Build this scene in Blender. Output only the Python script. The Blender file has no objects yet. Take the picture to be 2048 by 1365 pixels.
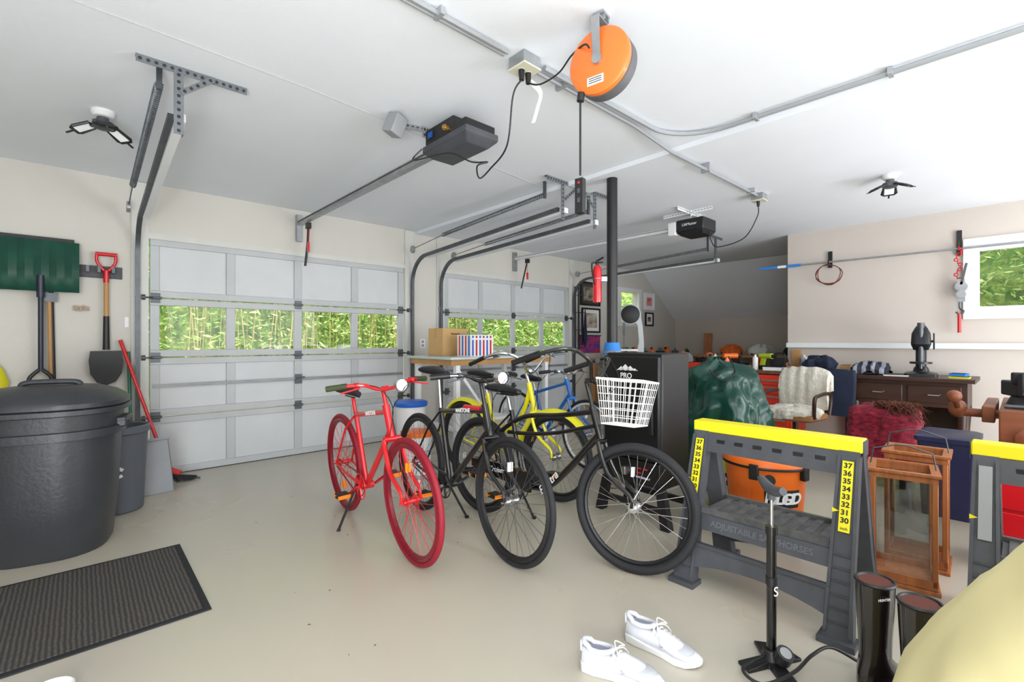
import bpy, math, random
from mathutils import Vector as V, Matrix, Euler, noise as NZ
random.seed(7)
C=bpy.context.scene.collection
pi=math.pi
def lin(c):
    c=c/255
    return c/12.92 if c<=.04045 else ((c+.055)/1.055)**2.4
MC={}
def mat(name,col,rough=.5,metal=0,noise=0,scale=6,bump=0,bscale=60,coat=0,emit=0,stretch=(1,1,1),col2=None,trans=0):
    if name in MC: return MC[name]
    m=bpy.data.materials.new(name); m.use_nodes=True; nt=m.node_tree; p=nt.nodes['Principled BSDF']
    c=[lin(x) for x in col]+[1]
    p.inputs['Base Color'].default_value=c; p.inputs['Roughness'].default_value=rough; p.inputs['Metallic'].default_value=metal
    p.inputs['Coat Weight'].default_value=coat; p.inputs['Coat Roughness'].default_value=.15
    if emit: p.inputs['Emission Color'].default_value=c; p.inputs['Emission Strength'].default_value=emit
    tc=nt.nodes.new('ShaderNodeTexCoord'); mp=nt.nodes.new('ShaderNodeMapping'); mp.inputs['Scale'].default_value=stretch
    nt.links.new(tc.outputs['Object'],mp.inputs['Vector'])
    if noise or col2:
        n=nt.nodes.new('ShaderNodeTexNoise'); n.inputs['Scale'].default_value=scale; n.inputs['Detail'].default_value=5
        nt.links.new(mp.outputs[0],n.inputs['Vector'])
        r=nt.nodes.new('ShaderNodeValToRGB'); r.color_ramp.elements[0].position=.35; r.color_ramp.elements[1].position=.68
        c2=[lin(x) for x in col2]+[1] if col2 else [x*(1-noise) for x in c[:3]]+[1]
        r.color_ramp.elements[0].color=c2; r.color_ramp.elements[1].color=c
        nt.links.new(n.outputs['Fac'],r.inputs['Fac']); nt.links.new(r.outputs['Color'],p.inputs['Base Color'])
    if bump:
        n2=nt.nodes.new('ShaderNodeTexNoise'); n2.inputs['Scale'].default_value=bscale; n2.inputs['Detail'].default_value=3
        nt.links.new(mp.outputs[0],n2.inputs['Vector'])
        b=nt.nodes.new('ShaderNodeBump'); b.inputs['Strength'].default_value=bump; b.inputs['Distance'].default_value=.01
        nt.links.new(n2.outputs['Fac'],b.inputs['Height']); nt.links.new(b.outputs['Normal'],p.inputs['Normal'])
    MC[name]=m; return m
def glassmat(name,tint=(1,1,1),g=.06):
    m=bpy.data.materials.new(name); m.use_nodes=True; nt=m.node_tree; nt.nodes.clear()
    o=nt.nodes.new('ShaderNodeOutputMaterial'); t=nt.nodes.new('ShaderNodeBsdfTransparent'); t.inputs[0].default_value=(*tint,1)
    gl=nt.nodes.new('ShaderNodeBsdfGlossy'); gl.inputs['Roughness'].default_value=.03
    mx=nt.nodes.new('ShaderNodeMixShader'); mx.inputs[0].default_value=g
    nt.links.new(t.outputs[0],mx.inputs[1]); nt.links.new(gl.outputs[0],mx.inputs[2]); nt.links.new(mx.outputs[0],o.inputs[0]); return m
def stripemat(name,c1,c2,scale,axis='X',rough=.8,c3=None):
    m=bpy.data.materials.new(name); m.use_nodes=True; nt=m.node_tree; p=nt.nodes['Principled BSDF']; p.inputs['Roughness'].default_value=rough
    tc=nt.nodes.new('ShaderNodeTexCoord'); w=nt.nodes.new('ShaderNodeTexWave'); w.bands_direction=axis; w.inputs['Scale'].default_value=scale
    nt.links.new(tc.outputs['Object'],w.inputs['Vector']); r=nt.nodes.new('ShaderNodeValToRGB'); r.color_ramp.interpolation='CONSTANT'
    r.color_ramp.elements[0].color=[lin(x) for x in c1]+[1]; r.color_ramp.elements[1].position=.5; r.color_ramp.elements[1].color=[lin(x) for x in c2]+[1]
    if c3:
        e=r.color_ramp.elements.new(.8); e.color=[lin(x) for x in c3]+[1]
    nt.links.new(w.outputs['Fac'],r.inputs['Fac']); nt.links.new(r.outputs[0],p.inputs['Base Color']); return m

class B:
    def __init__(s): s.v=[];s.f=[];s.m=[]
    def add(s,vs,fs,m=0):
        o=len(s.v); s.v+=[V(v) for v in vs]; s.f+=[tuple(i+o for i in f) for f in fs]; s.m+=[m]*len(fs); return s
    def xf(s,M):
        s.v=[M@v for v in s.v]; return s
    def join(s,b,M=None,m=None):
        vs=[M@v for v in b.v] if M else b.v
        o=len(s.v); s.v+=list(vs); s.f+=[tuple(i+o for i in f) for f in b.f]; s.m+=b.m if m is None else [m]*len(b.f); return s
    def hexa(s,a,b,m=0):
        return s.add(list(a)+list(b),[(3,2,1,0),(4,5,6,7),(0,1,5,4),(1,2,6,5),(2,3,7,6),(3,0,4,7)],m)
    def bx(s,a,b,m=0):
        x0,y0,z0=a;x1,y1,z1=b
        x0,x1=min(x0,x1),max(x0,x1);y0,y1=min(y0,y1),max(y0,y1);z0,z1=min(z0,z1),max(z0,z1)
        return s.hexa([(x0,y0,z0),(x1,y0,z0),(x1,y1,z0),(x0,y1,z0)],[(x0,y0,z1),(x1,y0,z1),(x1,y1,z1),(x0,y1,z1)],m)
    def box(s,c,d,m=0,R=None):
        b=B().bx([-k/2 for k in d],[k/2 for k in d]); M=Matrix.Translation(c)
        if R is not None: M=M@R.to_matrix().to_4x4() if isinstance(R,Euler) else M@R
        return s.join(b,M,m)
    def bar(s,p0,p1,w,h,m=0,up=(0,0,1)):
        p0=V(p0);p1=V(p1);d=(p1-p0).normalized();u=V(up)
        if abs(d.dot(u))>.98:u=V((0,1,0))
        r=d.cross(u).normalized();u=r.cross(d)
        q=lambda p:[p-r*w/2-u*h/2,p+r*w/2-u*h/2,p+r*w/2+u*h/2,p-r*w/2+u*h/2]
        return s.hexa(q(p1),q(p0),m)
    def loft(s,rings,m=0,cap=True,closed=False):
        n=len(rings[0]);vs=[];fs=[]
        for r in rings: vs+=list(r)
        K=len(rings)
        for k in range(K if closed else K-1):
            a=k*n;b=((k+1)%K)*n
            for i in range(n):
                j=(i+1)%n; fs.append((a+i,a+j,b+j,b+i))
        if cap and not closed: fs.append(tuple(range(n))[::-1]); fs.append(tuple(range((K-1)*n,K*n)))
        return s.add(vs,fs,m)
    def tube(s,pts,r,n=8,m=0,closed=False,cap=True,flat=None,up=None):
        pts=[V(p) for p in pts];K=len(pts);rings=[];u=None
        rr=r if isinstance(r,(list,tuple)) else [r]*K
        for i in range(K):
            if closed: d=pts[(i+1)%K]-pts[i-1]
            else: d=pts[min(i+1,K-1)]-pts[max(i-1,0)]
            if d.length<1e-9: d=V((0,0,1))
            d.normalize()
            if u is None:
                a=V(up) if up else (V((0,0,1)) if abs(d.z)<.9 else V((0,1,0)))
                u=(a-d*a.dot(d)).normalized()
            else:
                u=(u-d*u.dot(d)); u.normalize()
            w=d.cross(u)
            f=flat or 1
            rings.append([pts[i]+(u*math.cos(2*pi*k/n+pi/n)*f+w*math.sin(2*pi*k/n+pi/n))*rr[i] for k in range(n)])
        return s.loft(rings,m,cap,closed)
    def cyl(s,p0,p1,r0,r1=None,n=16,m=0,cap=True):
        return s.tube([p0,p1],[r0,r0 if r1 is None else r1],n,m,cap=cap)
    def lathe(s,prof,c=(0,0,0),n=28,m=0,ax='z',sx=1,sy=1,cap=True):
        rings=[]
        for r,z in prof:
            ring=[]
            for k in range(n):
                a=2*pi*k/n;x=r*math.cos(a)*sx;y=r*math.sin(a)*sy
                p=(x,y,z) if ax=='z' else ((z,x,y) if ax=='x' else (y,z,x))
                ring.append(V(p)+V(c))
            rings.append(ring)
        return s.loft(rings,m,cap)
    def ell(s,c,r,n=16,k=9,m=0,R=None):
        b=B();prof=[(math.sin(pi*i/k) if 0<i<k else .02,-math.cos(pi*i/k)) for i in range(k+1)]
        b.lathe(prof,n=n); M=Matrix.Translation(c)
        if R is not None: M=M@R.to_matrix().to_4x4()
        M=M@Matrix.Diagonal((*r,1)); return s.join(b,M,m)
    def ring(s,c,R,r,nrm=(0,1,0),n=48,k=8,m=0,flat=None,up=None):
        nr=V(nrm).normalized();a=nr.orthogonal().normalized();b=nr.cross(a)
        return s.tube([V(c)+(a*math.cos(2*pi*i/n)+b*math.sin(2*pi*i/n))*R for i in range(n)],r,k,m,closed=True,flat=flat,up=up)
def smooth(P,n=6):
    P=[V(p) for p in P];o=[]
    for i in range(len(P)-1):
        a=P[max(i-1,0)];b=P[i];c=P[i+1];d=P[min(i+2,len(P)-1)]
        for k in range(n):
            t=k/n;o.append(.5*((2*b)+(c-a)*t+(2*a-5*b+4*c-d)*t*t+(3*b-a-3*c+d)*t**3))
    o.append(P[-1]);return o
def mesh(name,b,mats,ang=38):
    me=bpy.data.meshes.new(name); me.from_pydata([tuple(v) for v in b.v],[],b.f); 
    if not isinstance(mats,(list,tuple)): mats=[mats]
    for m in mats: me.materials.append(m)
    for p,i in zip(me.polygons,b.m): p.material_index=min(i,len(mats)-1); p.use_smooth=True
    me.validate(); me.update()
    import bmesh
    bm=bmesh.new(); bm.from_mesh(me); bmesh.ops.recalc_face_normals(bm,faces=bm.faces); bm.to_mesh(me); bm.free()
    me.set_sharp_from_angle(angle=math.radians(ang)); return me
def solo(name,b,mats,label,cat,kind=None,group=None,bev=0,rot=None,ang=38,struct=False):
    lo=V([min(v[i] for v in b.v) for i in range(3)]);hi=V([max(v[i] for v in b.v) for i in range(3)])
    c=V(((lo.x+hi.x)/2,(lo.y+hi.y)/2,lo.z)); b.v=[v-c for v in b.v]
    o=bpy.data.objects.new(name,mesh(name,b,mats,ang)); o.location=c; C.objects.link(o)
    if bev: m=o.modifiers.new('bevel','BEVEL'); m.width=bev; m.segments=2; m.limit_method='ANGLE'
    if struct: o['kind']='structure'
    else:
        o['label']=label;o['category']=cat
        if kind:o['kind']=kind
    if struct and label: o['label']=label
    if group:o['group']=group
    return o
class Thing:
    def __init__(s,name,loc,label,cat,rz=0,world=False,group=None,rx=0,kind=None):
        s.e=bpy.data.objects.new(name,None); s.e.empty_display_size=.1; s.e.location=loc; s.e.rotation_euler=(rx,0,rz); C.objects.link(s.e)
        s.e['label']=label;s.e['category']=cat
        if group:s.e['group']=group
        if kind:s.e['kind']=kind
        s.off=V(loc) if world else V((0,0,0))
    def part(s,name,b,mats,parent=None,label=None,bev=0,ang=38):
        b.v=[v-s.off for v in b.v]
        o=bpy.data.objects.new(name,mesh(name,b,mats,ang)); o.parent=parent or s.e; C.objects.link(o)
        if label:o['label']=label
        if bev: m=o.modifiers.new('bevel','BEVEL'); m.width=bev; m.segments=2; m.limit_method='ANGLE'
        return o
    def sub(s,name,parent=None):
        o=bpy.data.objects.new(name,None); o.empty_display_size=.05; o.parent=parent or s.e; C.objects.link(o); return o
    def text(s,t,o,xd,yd,size,m,name='lettering',bold=0,parent=None,shear=0,ax='CENTER',M=None,sx=1):
        cu=bpy.data.curves.new('t','FONT');cu.body=t;cu.size=size;cu.align_x=ax;cu.align_y='CENTER';cu.extrude=.0006;cu.offset=bold;cu.shear=shear
        ob=bpy.data.objects.new('t',cu);C.objects.link(ob);dg=bpy.context.evaluated_depsgraph_get()
        me=bpy.data.meshes.new_from_object(ob.evaluated_get(dg)); bpy.data.objects.remove(ob)
        X=V(xd).normalized();Y=V(yd).normalized();Z=X.cross(Y)
        T=Matrix(((X.x*sx,Y.x,Z.x,o[0]-s.off.x),(X.y*sx,Y.y,Z.y,o[1]-s.off.y),(X.z*sx,Y.z,Z.z,o[2]-s.off.z),(0,0,0,1)))
        if M: T=M@T
        me.transform(T); me.materials.clear(); me.materials.append(m)
        q=bpy.data.objects.new(name,me);q.parent=parent or s.e;C.objects.link(q);return q

# ---------- materials
ceilM=mat('ceiling_paint',(236,240,246),.7,noise=.03,scale=1.5,bump=.1,bscale=30)
wallM=mat('wall_paint',(211,207,198),.75,noise=.06,scale=1.2,bump=.08,bscale=40)
farM=mat('wall_tan',(204,194,185),.75,noise=.05,scale=1.5)
white=mat('white_paint',(232,233,233),.5,noise=.04)
trimM=mat('trim_paint',(212,211,205),.5,noise=.06)
doorM=mat('door_grey_paint',(208,210,211),.45,noise=.07,scale=3)
doorS=mat('door_frame_paint',(192,194,195),.45,noise=.1,scale=3)
galv=mat('galvanized_steel',(170,173,176),.38,.6,noise=.2,scale=12)
galvd=mat('weathered_steel',(98,102,106),.42,.6,noise=.25,scale=10)
alum=mat('aluminium',(228,230,232),.4,.1)
conduit=mat('conduit_grey',(165,168,172),.45,.3)
blk=mat('black_plastic',(24,24,26),.45)
blkg=mat('black_gloss',(14,14,16),.2,coat=.5)
rub=mat('black_rubber',(34,34,38),.75,noise=.2,scale=20)
dgrey=mat('dark_grey_plastic',(74,76,82),.55,noise=.2,scale=14)
steel=mat('steel',(190,190,192),.25,.95)
chrome=mat('chrome',(220,220,222),.12,1)
red=mat('red_paint',(205,16,28),.25,coat=.5)
redr=mat('red_rubber',(146,18,40),.65,noise=.12)
rimr=mat('rim_red',(120,8,30),.35)
yel=mat('yellow_plastic',(240,226,30),.4)
bikeY=mat('yellow_paint',(238,228,20),.25,coat=.5)
bikeB=mat('blue_paint',(20,105,190),.3,coat=.4)
orange=mat('orange_plastic',(240,112,30),.4)
orgr=mat('orange_enamel',(245,118,42),.35,coat=.3)
hole=mat('dark_hole',(45,47,50),.8)
wood=mat('pine_wood',(200,150,95),.55,noise=.25,scale=5,stretch=(1,1,.15))
woodo=mat('cedar_wood',(180,108,58),.5,noise=.35,scale=9,stretch=(4,4,.4))
woodd=mat('dark_walnut',(62,36,26),.4,noise=.4,scale=6,stretch=(3,.3,3))
woodb=mat('bench_oak',(140,78,46),.5,noise=.45,scale=5,stretch=(3,.4,3))
card=mat('cardboard',(205,165,112),.8,noise=.06)
blue=mat('blue_plastic',(30,100,200),.4)
navy=mat('navy_cloth',(28,38,62),.9,noise=.3,bump=.3)
navyp=mat('navy_plastic',(36,44,86),.4,noise=.1)
ggreen=mat('green_plastic',(22,78,62),.4,noise=.25,scale=8)
lime=mat('lime_plastic',(190,215,50),.45)
tapeB=mat('blue_tape',(50,130,215),.7)
glass=glassmat('window_glass',g=.015)
lglass=glassmat('lantern_glass',(.93,.95,.95),.08)
wh=mat('white_ink',(240,240,240),.6)
bk=mat('black_ink',(18,18,18),.6)
whp=mat('white_plastic',(235,235,235),.4)
mw=mat('white_wire',(240,240,238),.4)
grey=mat('mid_grey_plastic',(150,152,155),.5,noise=.08)
amber=mat('reflector_amber',(235,130,20),.3,emit=.1)

# ---------- room
H=2.607
def S(name,b,m,label=None): return solo(name,b,m,label,None,struct=True)
fm=bpy.data.materials.new('sealed_concrete'); fm.use_nodes=True; nt=fm.node_tree; p=nt.nodes['Principled BSDF']
tc=nt.nodes.new('ShaderNodeTexCoord')
def noi(sc,de,e0,c0,e1,c1):
    n=nt.nodes.new('ShaderNodeTexNoise'); n.inputs['Scale'].default_value=sc;n.inputs['Detail'].default_value=de; nt.links.new(tc.outputs['Object'],n.inputs['Vector'])
    r=nt.nodes.new('ShaderNodeValToRGB'); r.color_ramp.elements[0].position=e0;r.color_ramp.elements[1].position=e1
    r.color_ramp.elements[0].color=(*c0,1);r.color_ramp.elements[1].color=(*c1,1); nt.links.new(n.outputs['Fac'],r.inputs['Fac']); return r
L3=lambda *c:[lin(x) for x in c]
r1=noi(.6,6,.25,L3(182,177,166),.75,L3(197,187,167)); nt.links.new(r1.outputs[0],p.inputs['Base Color'])
r3=noi(1.2,3,.2,(.2,.2,.2),.8,(.30,.30,.30)); nt.links.new(r3.outputs[0],p.inputs['Roughness'])
p.inputs['Specular IOR Level'].default_value=.55
nb=nt.nodes.new('ShaderNodeTexNoise');nb.inputs['Scale'].default_value=45;nb.inputs['Detail'].default_value=6;nt.links.new(tc.outputs['Object'],nb.inputs['Vector'])
bp=nt.nodes.new('ShaderNodeBump');bp.inputs['Strength'].default_value=.07;bp.inputs['Distance'].default_value=.005;nt.links.new(nb.outputs['Fac'],bp.inputs['Height']);nt.links.new(bp.outputs[0],p.inputs['Normal'])
S('floor',B().bx((-1.6,-3,-.1),(9.9,5.39,0)),fm)
S('ceiling',B().bx((-1.6,-3,H),(8.42,5.39,H+.1)),ceilM)
S('ceiling_slope',B().hexa([(8.42,2.1,H),(9.78,2.1,1.65),(9.78,5.24,1.65),(8.42,5.24,H)],[(8.42,2.1,H+.1),(9.9,2.1,1.75),(9.9,5.24,1.75),(8.42,5.24,H+.1)]),ceilM)
S('trim_1',B().bx((3.15,-3,H-.035),(3.45,5.24,H+.0)),ceilM)
Y=5.24
w=B()
def strip(x0,x1,z0,z1): w.bx((x0,Y,z0),(x1,Y+.15,z1))
strip(-1.6,.42,0,H);strip(.42,3.02,2.15,H);strip(3.02,3.55,0,H);strip(3.55,6.15,2.15,H);strip(6.15,7.64,0,H);strip(7.64,8.28,0,1.56);strip(7.64,8.28,2.18,H);strip(8.28,9.9,0,H)
S('wall_front',w,wallM)
S('wall_knee',B().bx((9.74,2.1,0),(9.9,Y,1.7)),farM)
S('wall_return',B().bx((6.97,1.98,0),(9.9,2.1,H)),farM)
w=B();w.bx((6.86,.36,0),(6.97,2.1,H));w.bx((6.86,-.5,0),(6.97,.36,1.51));w.bx((6.86,-.5,2.21),(6.97,.36,H));w.bx((6.86,-3,0),(6.97,-.5,H))
S('wall_right',w,farM)
S('wall_back',B().bx((-1.6,-3.1,0),(6.97,-3,H)),wallM)
S('wall_left',B().bx((-1.7,-3,0),(-1.6,Y,H)),wallM)
b=B()
for a,c in [((6.83,-.58,1.44),(6.875,-.49,2.28)),((6.83,.35,1.44),(6.875,.43,2.28)),((6.83,-.49,2.2),(6.875,.35,2.28)),((6.83,-.49,1.44),(6.875,.35,1.52))]: b.bx(a,c)
for a,c in [((6.88,-.49,1.52),(6.93,-.45,2.2)),((6.88,.31,1.52),(6.93,.35,2.2)),((6.88,-.45,2.15),(6.93,.31,2.2)),((6.88,-.45,1.52),(6.93,.31,1.57)),((6.8,-.1,1.57),(6.88,-.02,1.585))]: b.bx(a,c)
o=S('window_1',b,white)
g=bpy.data.objects.new('glass_pane',mesh('g',B().bx((6.9,-.45,1.57),(6.905,.31,2.15)),glass)); C.objects.link(g); g.parent=o; g.matrix_parent_inverse=Matrix.Translation(o.location).inverted()
b=B()
for a,c in [((7.56,Y-.02,1.5),(7.65,Y+.03,2.25)),((8.27,Y-.02,1.5),(8.36,Y+.03,2.25)),((7.65,Y-.02,2.17),(8.27,Y+.03,2.25)),((7.65,Y-.02,1.5),(8.27,Y+.03,1.58)),((7.65,Y+.01,1.86),(8.27,Y+.03,1.89))]: b.bx(a,c)
o=S('window_2',b,white)
g=bpy.data.objects.new('glass_pane',mesh('g',B().bx((7.65,Y+.015,1.58),(8.27,Y+.02,2.17)),glass)); C.objects.link(g); g.parent=o; g.matrix_parent_inverse=Matrix.Translation(o.location).inverted()
k=2
for x0,x1 in ((.42,3.02),(3.55,6.15)):
    b=B().bx((x0-.09,Y-.02,0),(x0+.03,Y,2.6)).bx((x1-.03,Y-.02,0),(x1+.09,Y,2.6)).bx((x0+.03,Y-.012,2.12),(x1-.03,Y,2.17))
    S('trim_%d'%k,b,trimM);k+=1
S('trim_4',B().bx((6.80,-3,1.13),(6.86,2.1,1.19)),white)

# ---------- garage doors
def gdoor(idx,x0,x1):
    W=x1-x0; T=Thing('door_%d'%idx,(x0+W/2,Y+.03,0),'grey painted sectional garage door with a row of glass panes','garage door',world=True,kind='structure')
    y0,y1=Y+.005,Y+.05; cw=W/4; sec=.5325
    for r in range(4):
        z0=r*sec+.005;z1=(r+1)*sec-.004;b=B()
        b.bx((x0,y0,z0),(x1,y1,z0+.06));b.bx((x0,y0,z1-.06),(x1,y1,z1))
        for c in range(5):
            sw=.075 if 0<c<4 else .06
            xc=x0+c*cw; a0=max(x0,xc-sw/2) if c else x0; a1=min(x1,xc+sw/2) if c<4 else x1
            if c==0:a1=x0+.07
            if c==4:a0=x1-.07
            b.bx((a0,y0,z0+.06),(a1,y1,z1-.06))
        if r!=2: b.bx((x0+.05,y0+.02,z0+.05),(x1-.05,y1-.005,z1-.05),1)
        o=T.part('door_section',b,[doorS,doorM],bev=.004)
        if r==2:
            for c in range(4):
                T.part('window_pane',B().bx((x0+c*cw+.037,y0+.02,z0+.06),(x0+(c+1)*cw-.037,y0+.024,z1-.06)),glass,parent=o)
    for r in range(1,4):
        for xc in (x0+.04,x0+W/2,x1-.04):
            b=B().bx((xc-.035,y0-.006,r*sec-.045),(xc+.035,y0,r*sec+.045)).cyl((xc-.045,y0-.012,r*sec),(xc+.045,y0-.012,r*sec),.012,n=8)
            if abs(xc-x0-W/2)>.3:
                s=-1 if xc<x0+W/2 else 1
                b.cyl((xc+s*.02,y0-.03,r*sec),(xc+s*.1,y0-.03,r*sec),.007,n=6)
                b.cyl((xc+s*.075,y0-.03,r*sec),(xc+s*.1,y0-.03,r*sec),.024,n=12)
            T.part('hinge',b,galvd)
    T.part('lock_bar',B().bx((x0+.02,y0-.012,.795),(x1-.02,y0-.004,.825)),mat('lock_bar_grey',(150,152,154),.4,.3,noise=.2))
    b=B().box((x0+W/2,y0-.01,.81),(.07,.02,.1)).cyl((x0+W/2,y0-.01,.81),(x0+W/2,y0-.05,.81),.012).bar((x0+W/2-.04,y0-.05,.80),(x0+W/2+.05,y0-.05,.83),.015,.02)
    T.part('handle',b,galvd)
    T.part('weather_strip',B().bx((x0,y0,0),(x1,y1,.006)),hole)
gdoor(1,.46,2.98); gdoor(2,3.59,6.11)

def track(x,yend,zend,lab):
    T=Thing('door_track',(x,Y-.07,0),lab,'door track',world=True,group='overhead door tracks')
    P=[(x,Y-.06,.02),(x,Y-.06,1.93)]
    for k in range(1,9):
        a=k/8*pi/2; P.append((x,Y-.06-.32*(1-math.cos(a)),1.93+.32*math.sin(a)))
    P.append((x,yend,zend))
    T.part('rail',B().tube(P,.024,4,up=(0,1,0)),galvd)
    for z in (.3,1.0,1.6): T.part('wall_clip',B().bx((x-.02,Y-.06,z),(x+.02,Y-.02,z+.06)),galv)
    T.part('angle_iron',B().tube([(x+.035,Y-.35,2.245),(x+.035,yend-.06,zend-.015)],.032,4),alum,label='pale aluminium angle')
track(.37,3.15,2.44,'galvanized overhead door track beside the snow shovels')
track(3.07,2.74,2.36,'galvanized overhead door track near the black steel post')
track(3.50,2.74,2.33,'galvanized overhead door track over the folding table')
track(6.20,2.79,2.30,'galvanized overhead door track beside the framed pictures')
def spring(x,ya,yb,za,zb,lab):
    T=Thing('extension_spring',(x,ya,za),lab,'spring',world=True,group='door counterbalance springs')
    n=70;P=[]
    for i in range(n*6+1):
        t=i/(n*6);a=t*n*2*pi;P.append((x+.018*math.cos(a),ya+(yb-ya)*t,za+(zb-za)*t+.018*math.sin(a)))
    T.part('coil',B().tube(P,.0045,4),galvd)
    T.part('cable',B().cyl((x,yb,zb),(x,Y-.15,2.33),.004,n=6),galvd)
    T.part('pulley',B().cyl((x-.012,Y-.2,2.33),(x+.012,Y-.2,2.33),.045,n=20),galv)
    T.part('anchor_strap',B().bx((x-.012,ya-.02,za-.03),(x+.012,ya,H)),galvd)
spring(.30,3.0,4.6,2.53,2.40,'dark coiled spring above the door track near the wall')
spring(2.99,2.84,4.4,2.49,2.40,'dark coiled spring above the first garage door')
spring(3.60,2.84,4.4,2.46,2.38,'dark coiled spring above the second garage door')
spring(6.12,2.84,4.4,2.43,2.36,'dark coiled spring above the far door track')
def perf(b,p0,p1,w=.035,nrm=(0,-1,0)):
    p0=V(p0);p1=V(p1);d=p1-p0;n=V(nrm)
    b.bar(p0,p1,.004 if abs(n.z)<.5 else w, w if abs(n.z)<.5 else .004,0,up=(d.normalized().cross(n)) )
    k=int(d.length/.032)
    for i in range(k):
        c=p0+d*((i+.5)/k); b.cyl(c-n*.001,c+n*.0035,.0085,n=8,m=1)
def hanger(lab,x0,x1,y,verts,zb,diag=()):
    T=Thing('hanger_bracket',((x0+x1)/2,y,H-.02),lab,'bracket',world=True,group='perforated steel hangers')
    hm=mat('hanger_steel',(120,124,128),.45,.4,noise=.2,scale=12)
    b=B();perf(b,(x0,y,H-.02),(x1,y,H-.02)); b.bx((x0,y,H-.004),(x1,y+.035,H)); T.part('ceiling_angle',b,[hm,hole])
    for x in verts:
        b=B();perf(b,(x,y-.008,H-.03),(x,y-.008,zb),.042);b.bx((x+.016,y-.008,zb),(x+.02,y+.025,H-.03));T.part('upright_angle',b,[hm,hole])
    for a,c in diag:
        b=B();perf(b,(a[0],y-.014,a[1]),(c[0],y-.014,c[1]),.028);T.part('diagonal_brace',b,[hm,hole])
hanger('perforated steel angle hanging the first door track',.2,.68,2.9,(.37,),2.26,[((.38,2.47),(.52,2.59))])
hanger('perforated steel angle carrying two door tracks beside the post',2.88,3.82,2.70,(3.07,3.52),2.26,[((3.09,2.44),(3.24,2.56)),((3.5,2.44),(3.36,2.56))])
hanger('perforated steel angle hanging the far door track',6.0,6.4,2.76,(6.2,),2.25)
def opener(x,yb,zb,lab,second=False):
    T=Thing('garage_door_opener',(x,yb,zb),lab,'garage door opener',world=True,group='ceiling door openers')
    if not second:
        b=B().bx((x-.12,yb-.46,zb-.02),(x+.12,yb,zb+.02),1)
        b.hexa([(x-.08,yb-.41,zb-.06),(x+.08,yb-.41,zb-.06),(x+.08,yb-.05,zb-.06),(x-.08,yb-.05,zb-.06)],[(x-.12,yb-.46,zb-.02),(x+.12,yb-.46,zb-.02),(x+.12,yb,zb-.02),(x-.12,yb,zb-.02)],1)
        b.bx((x-.11,yb-.32,zb+.02),(x+.11,yb-.02,zb+.12),0)
        b.bx((x-.11,yb-.44,zb+.02),(x+.11,yb-.32,zb+.07),0)
        T.part('housing',b,[blk,dgrey],bev=.006)
        T.part('bulb_socket',B().cyl((x-.11,yb-.26,zb+.06),(x-.13,yb-.26,zb+.06),.018,n=14).cyl((x-.13,yb-.26,zb+.06),(x-.14,yb-.26,zb+.06),.012,n=12),[mat('brass',(200,160,90),.3,.8)])
        T.part('label_plate',B().bx((x-.1125,yb-.12,zb+.05),(x-.111,yb-.035,zb+.1)),blk)
        T.text('88',(x-.114,yb-.08,zb+.075),(0,-1,0),(0,0,1),.05,blue,bold=.001)
        b=B();perf(b,(x-.28,yb+.12,H-.012),(x+.25,yb-.02,H-.012),.045,(0,0,-1));perf(b,(x-.09,yb+.02,H-.02),(x-.09,yb+.02,zb+.1),.03);perf(b,(x+.09,yb-.1,H-.02),(x+.09,yb-.1,zb+.1),.03)
        T.part('strap',b,[galv,hole])
        T.part('sensor_box',B().box((x-.3,yb+.02,H-.075),(.09,.09,.12),R=Euler((.3,.2,.3))).cyl((x-.3,yb+.04,H-.02),(x-.3,yb+.04,H),.02),grey,bev=.005)
    else:
        b=B().bx((x-.15,yb-.3,zb-.05),(x+.15,yb,zb+.08)).hexa([(x-.11,yb-.26,zb-.09),(x+.11,yb-.26,zb-.09),(x+.11,yb-.04,zb-.09),(x-.11,yb-.04,zb-.09)],[(x-.15,yb-.3,zb-.05),(x+.15,yb-.3,zb-.05),(x+.15,yb,zb-.05),(x-.15,yb,zb-.05)])
        T.part('housing',b,blk,bev=.012)
        T.part('lens',B().bx((x-.15,yb,zb-.07),(x+.13,yb+.1,zb+.075)),whp,bev=.015)
        T.text('LiftMaster',(x-.152,yb-.15,zb+.02),(0,-1,0),(0,0,1),.04,wh)
        b=B();perf(b,(x-.3,yb-.1,H-.012),(x+.3,yb-.1,H-.012),.045,(0,0,-1));perf(b,(x-.05,yb+.2,H-.014),(x-.05,yb-.35,H-.014),.045,(0,0,-1))
        for sx in(-.1,.1):perf(b,(x+sx,yb-.15,H-.02),(x+sx,yb-.15,zb+.08),.03)
        T.part('strap',b,[whp,hole])
    T.part('rail',B().bar((x,yb-.02,zb+.02),(x,Y-.05,zb+.03),.045,.03).bar((x,yb-.02,zb+.045),(x,Y-.05,zb+.055),.06,.006),galv if not second else alum)
    T.part('header_bracket',B().bx((x-.03,Y-.05,zb-.15),(x+.03,Y-.004,zb+.13)),galv)
    b=B().bar((x,Y-.3,zb),(x,Y-.3,zb-.06),.04,.06).tube(smooth([(x,Y-.3,zb-.03),(x+.02,Y-.22,zb-.2),(x+.02,Y-.15,2.0)]),.012,6)
    T.part('door_arm',b,blk)
    T.part('release_cord',B().cyl((x,Y-.3,zb-.06),(x,Y-.3,zb-.2),.003,n=5).box((x,Y-.3,zb-.25),(.02,.02,.1)),red)
opener(1.72,2.58,2.42,'black ceiling garage door opener with a steel rail')
opener(4.85,2.52,2.42,'black and white ceiling garage door opener with steel rail',True)

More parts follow.
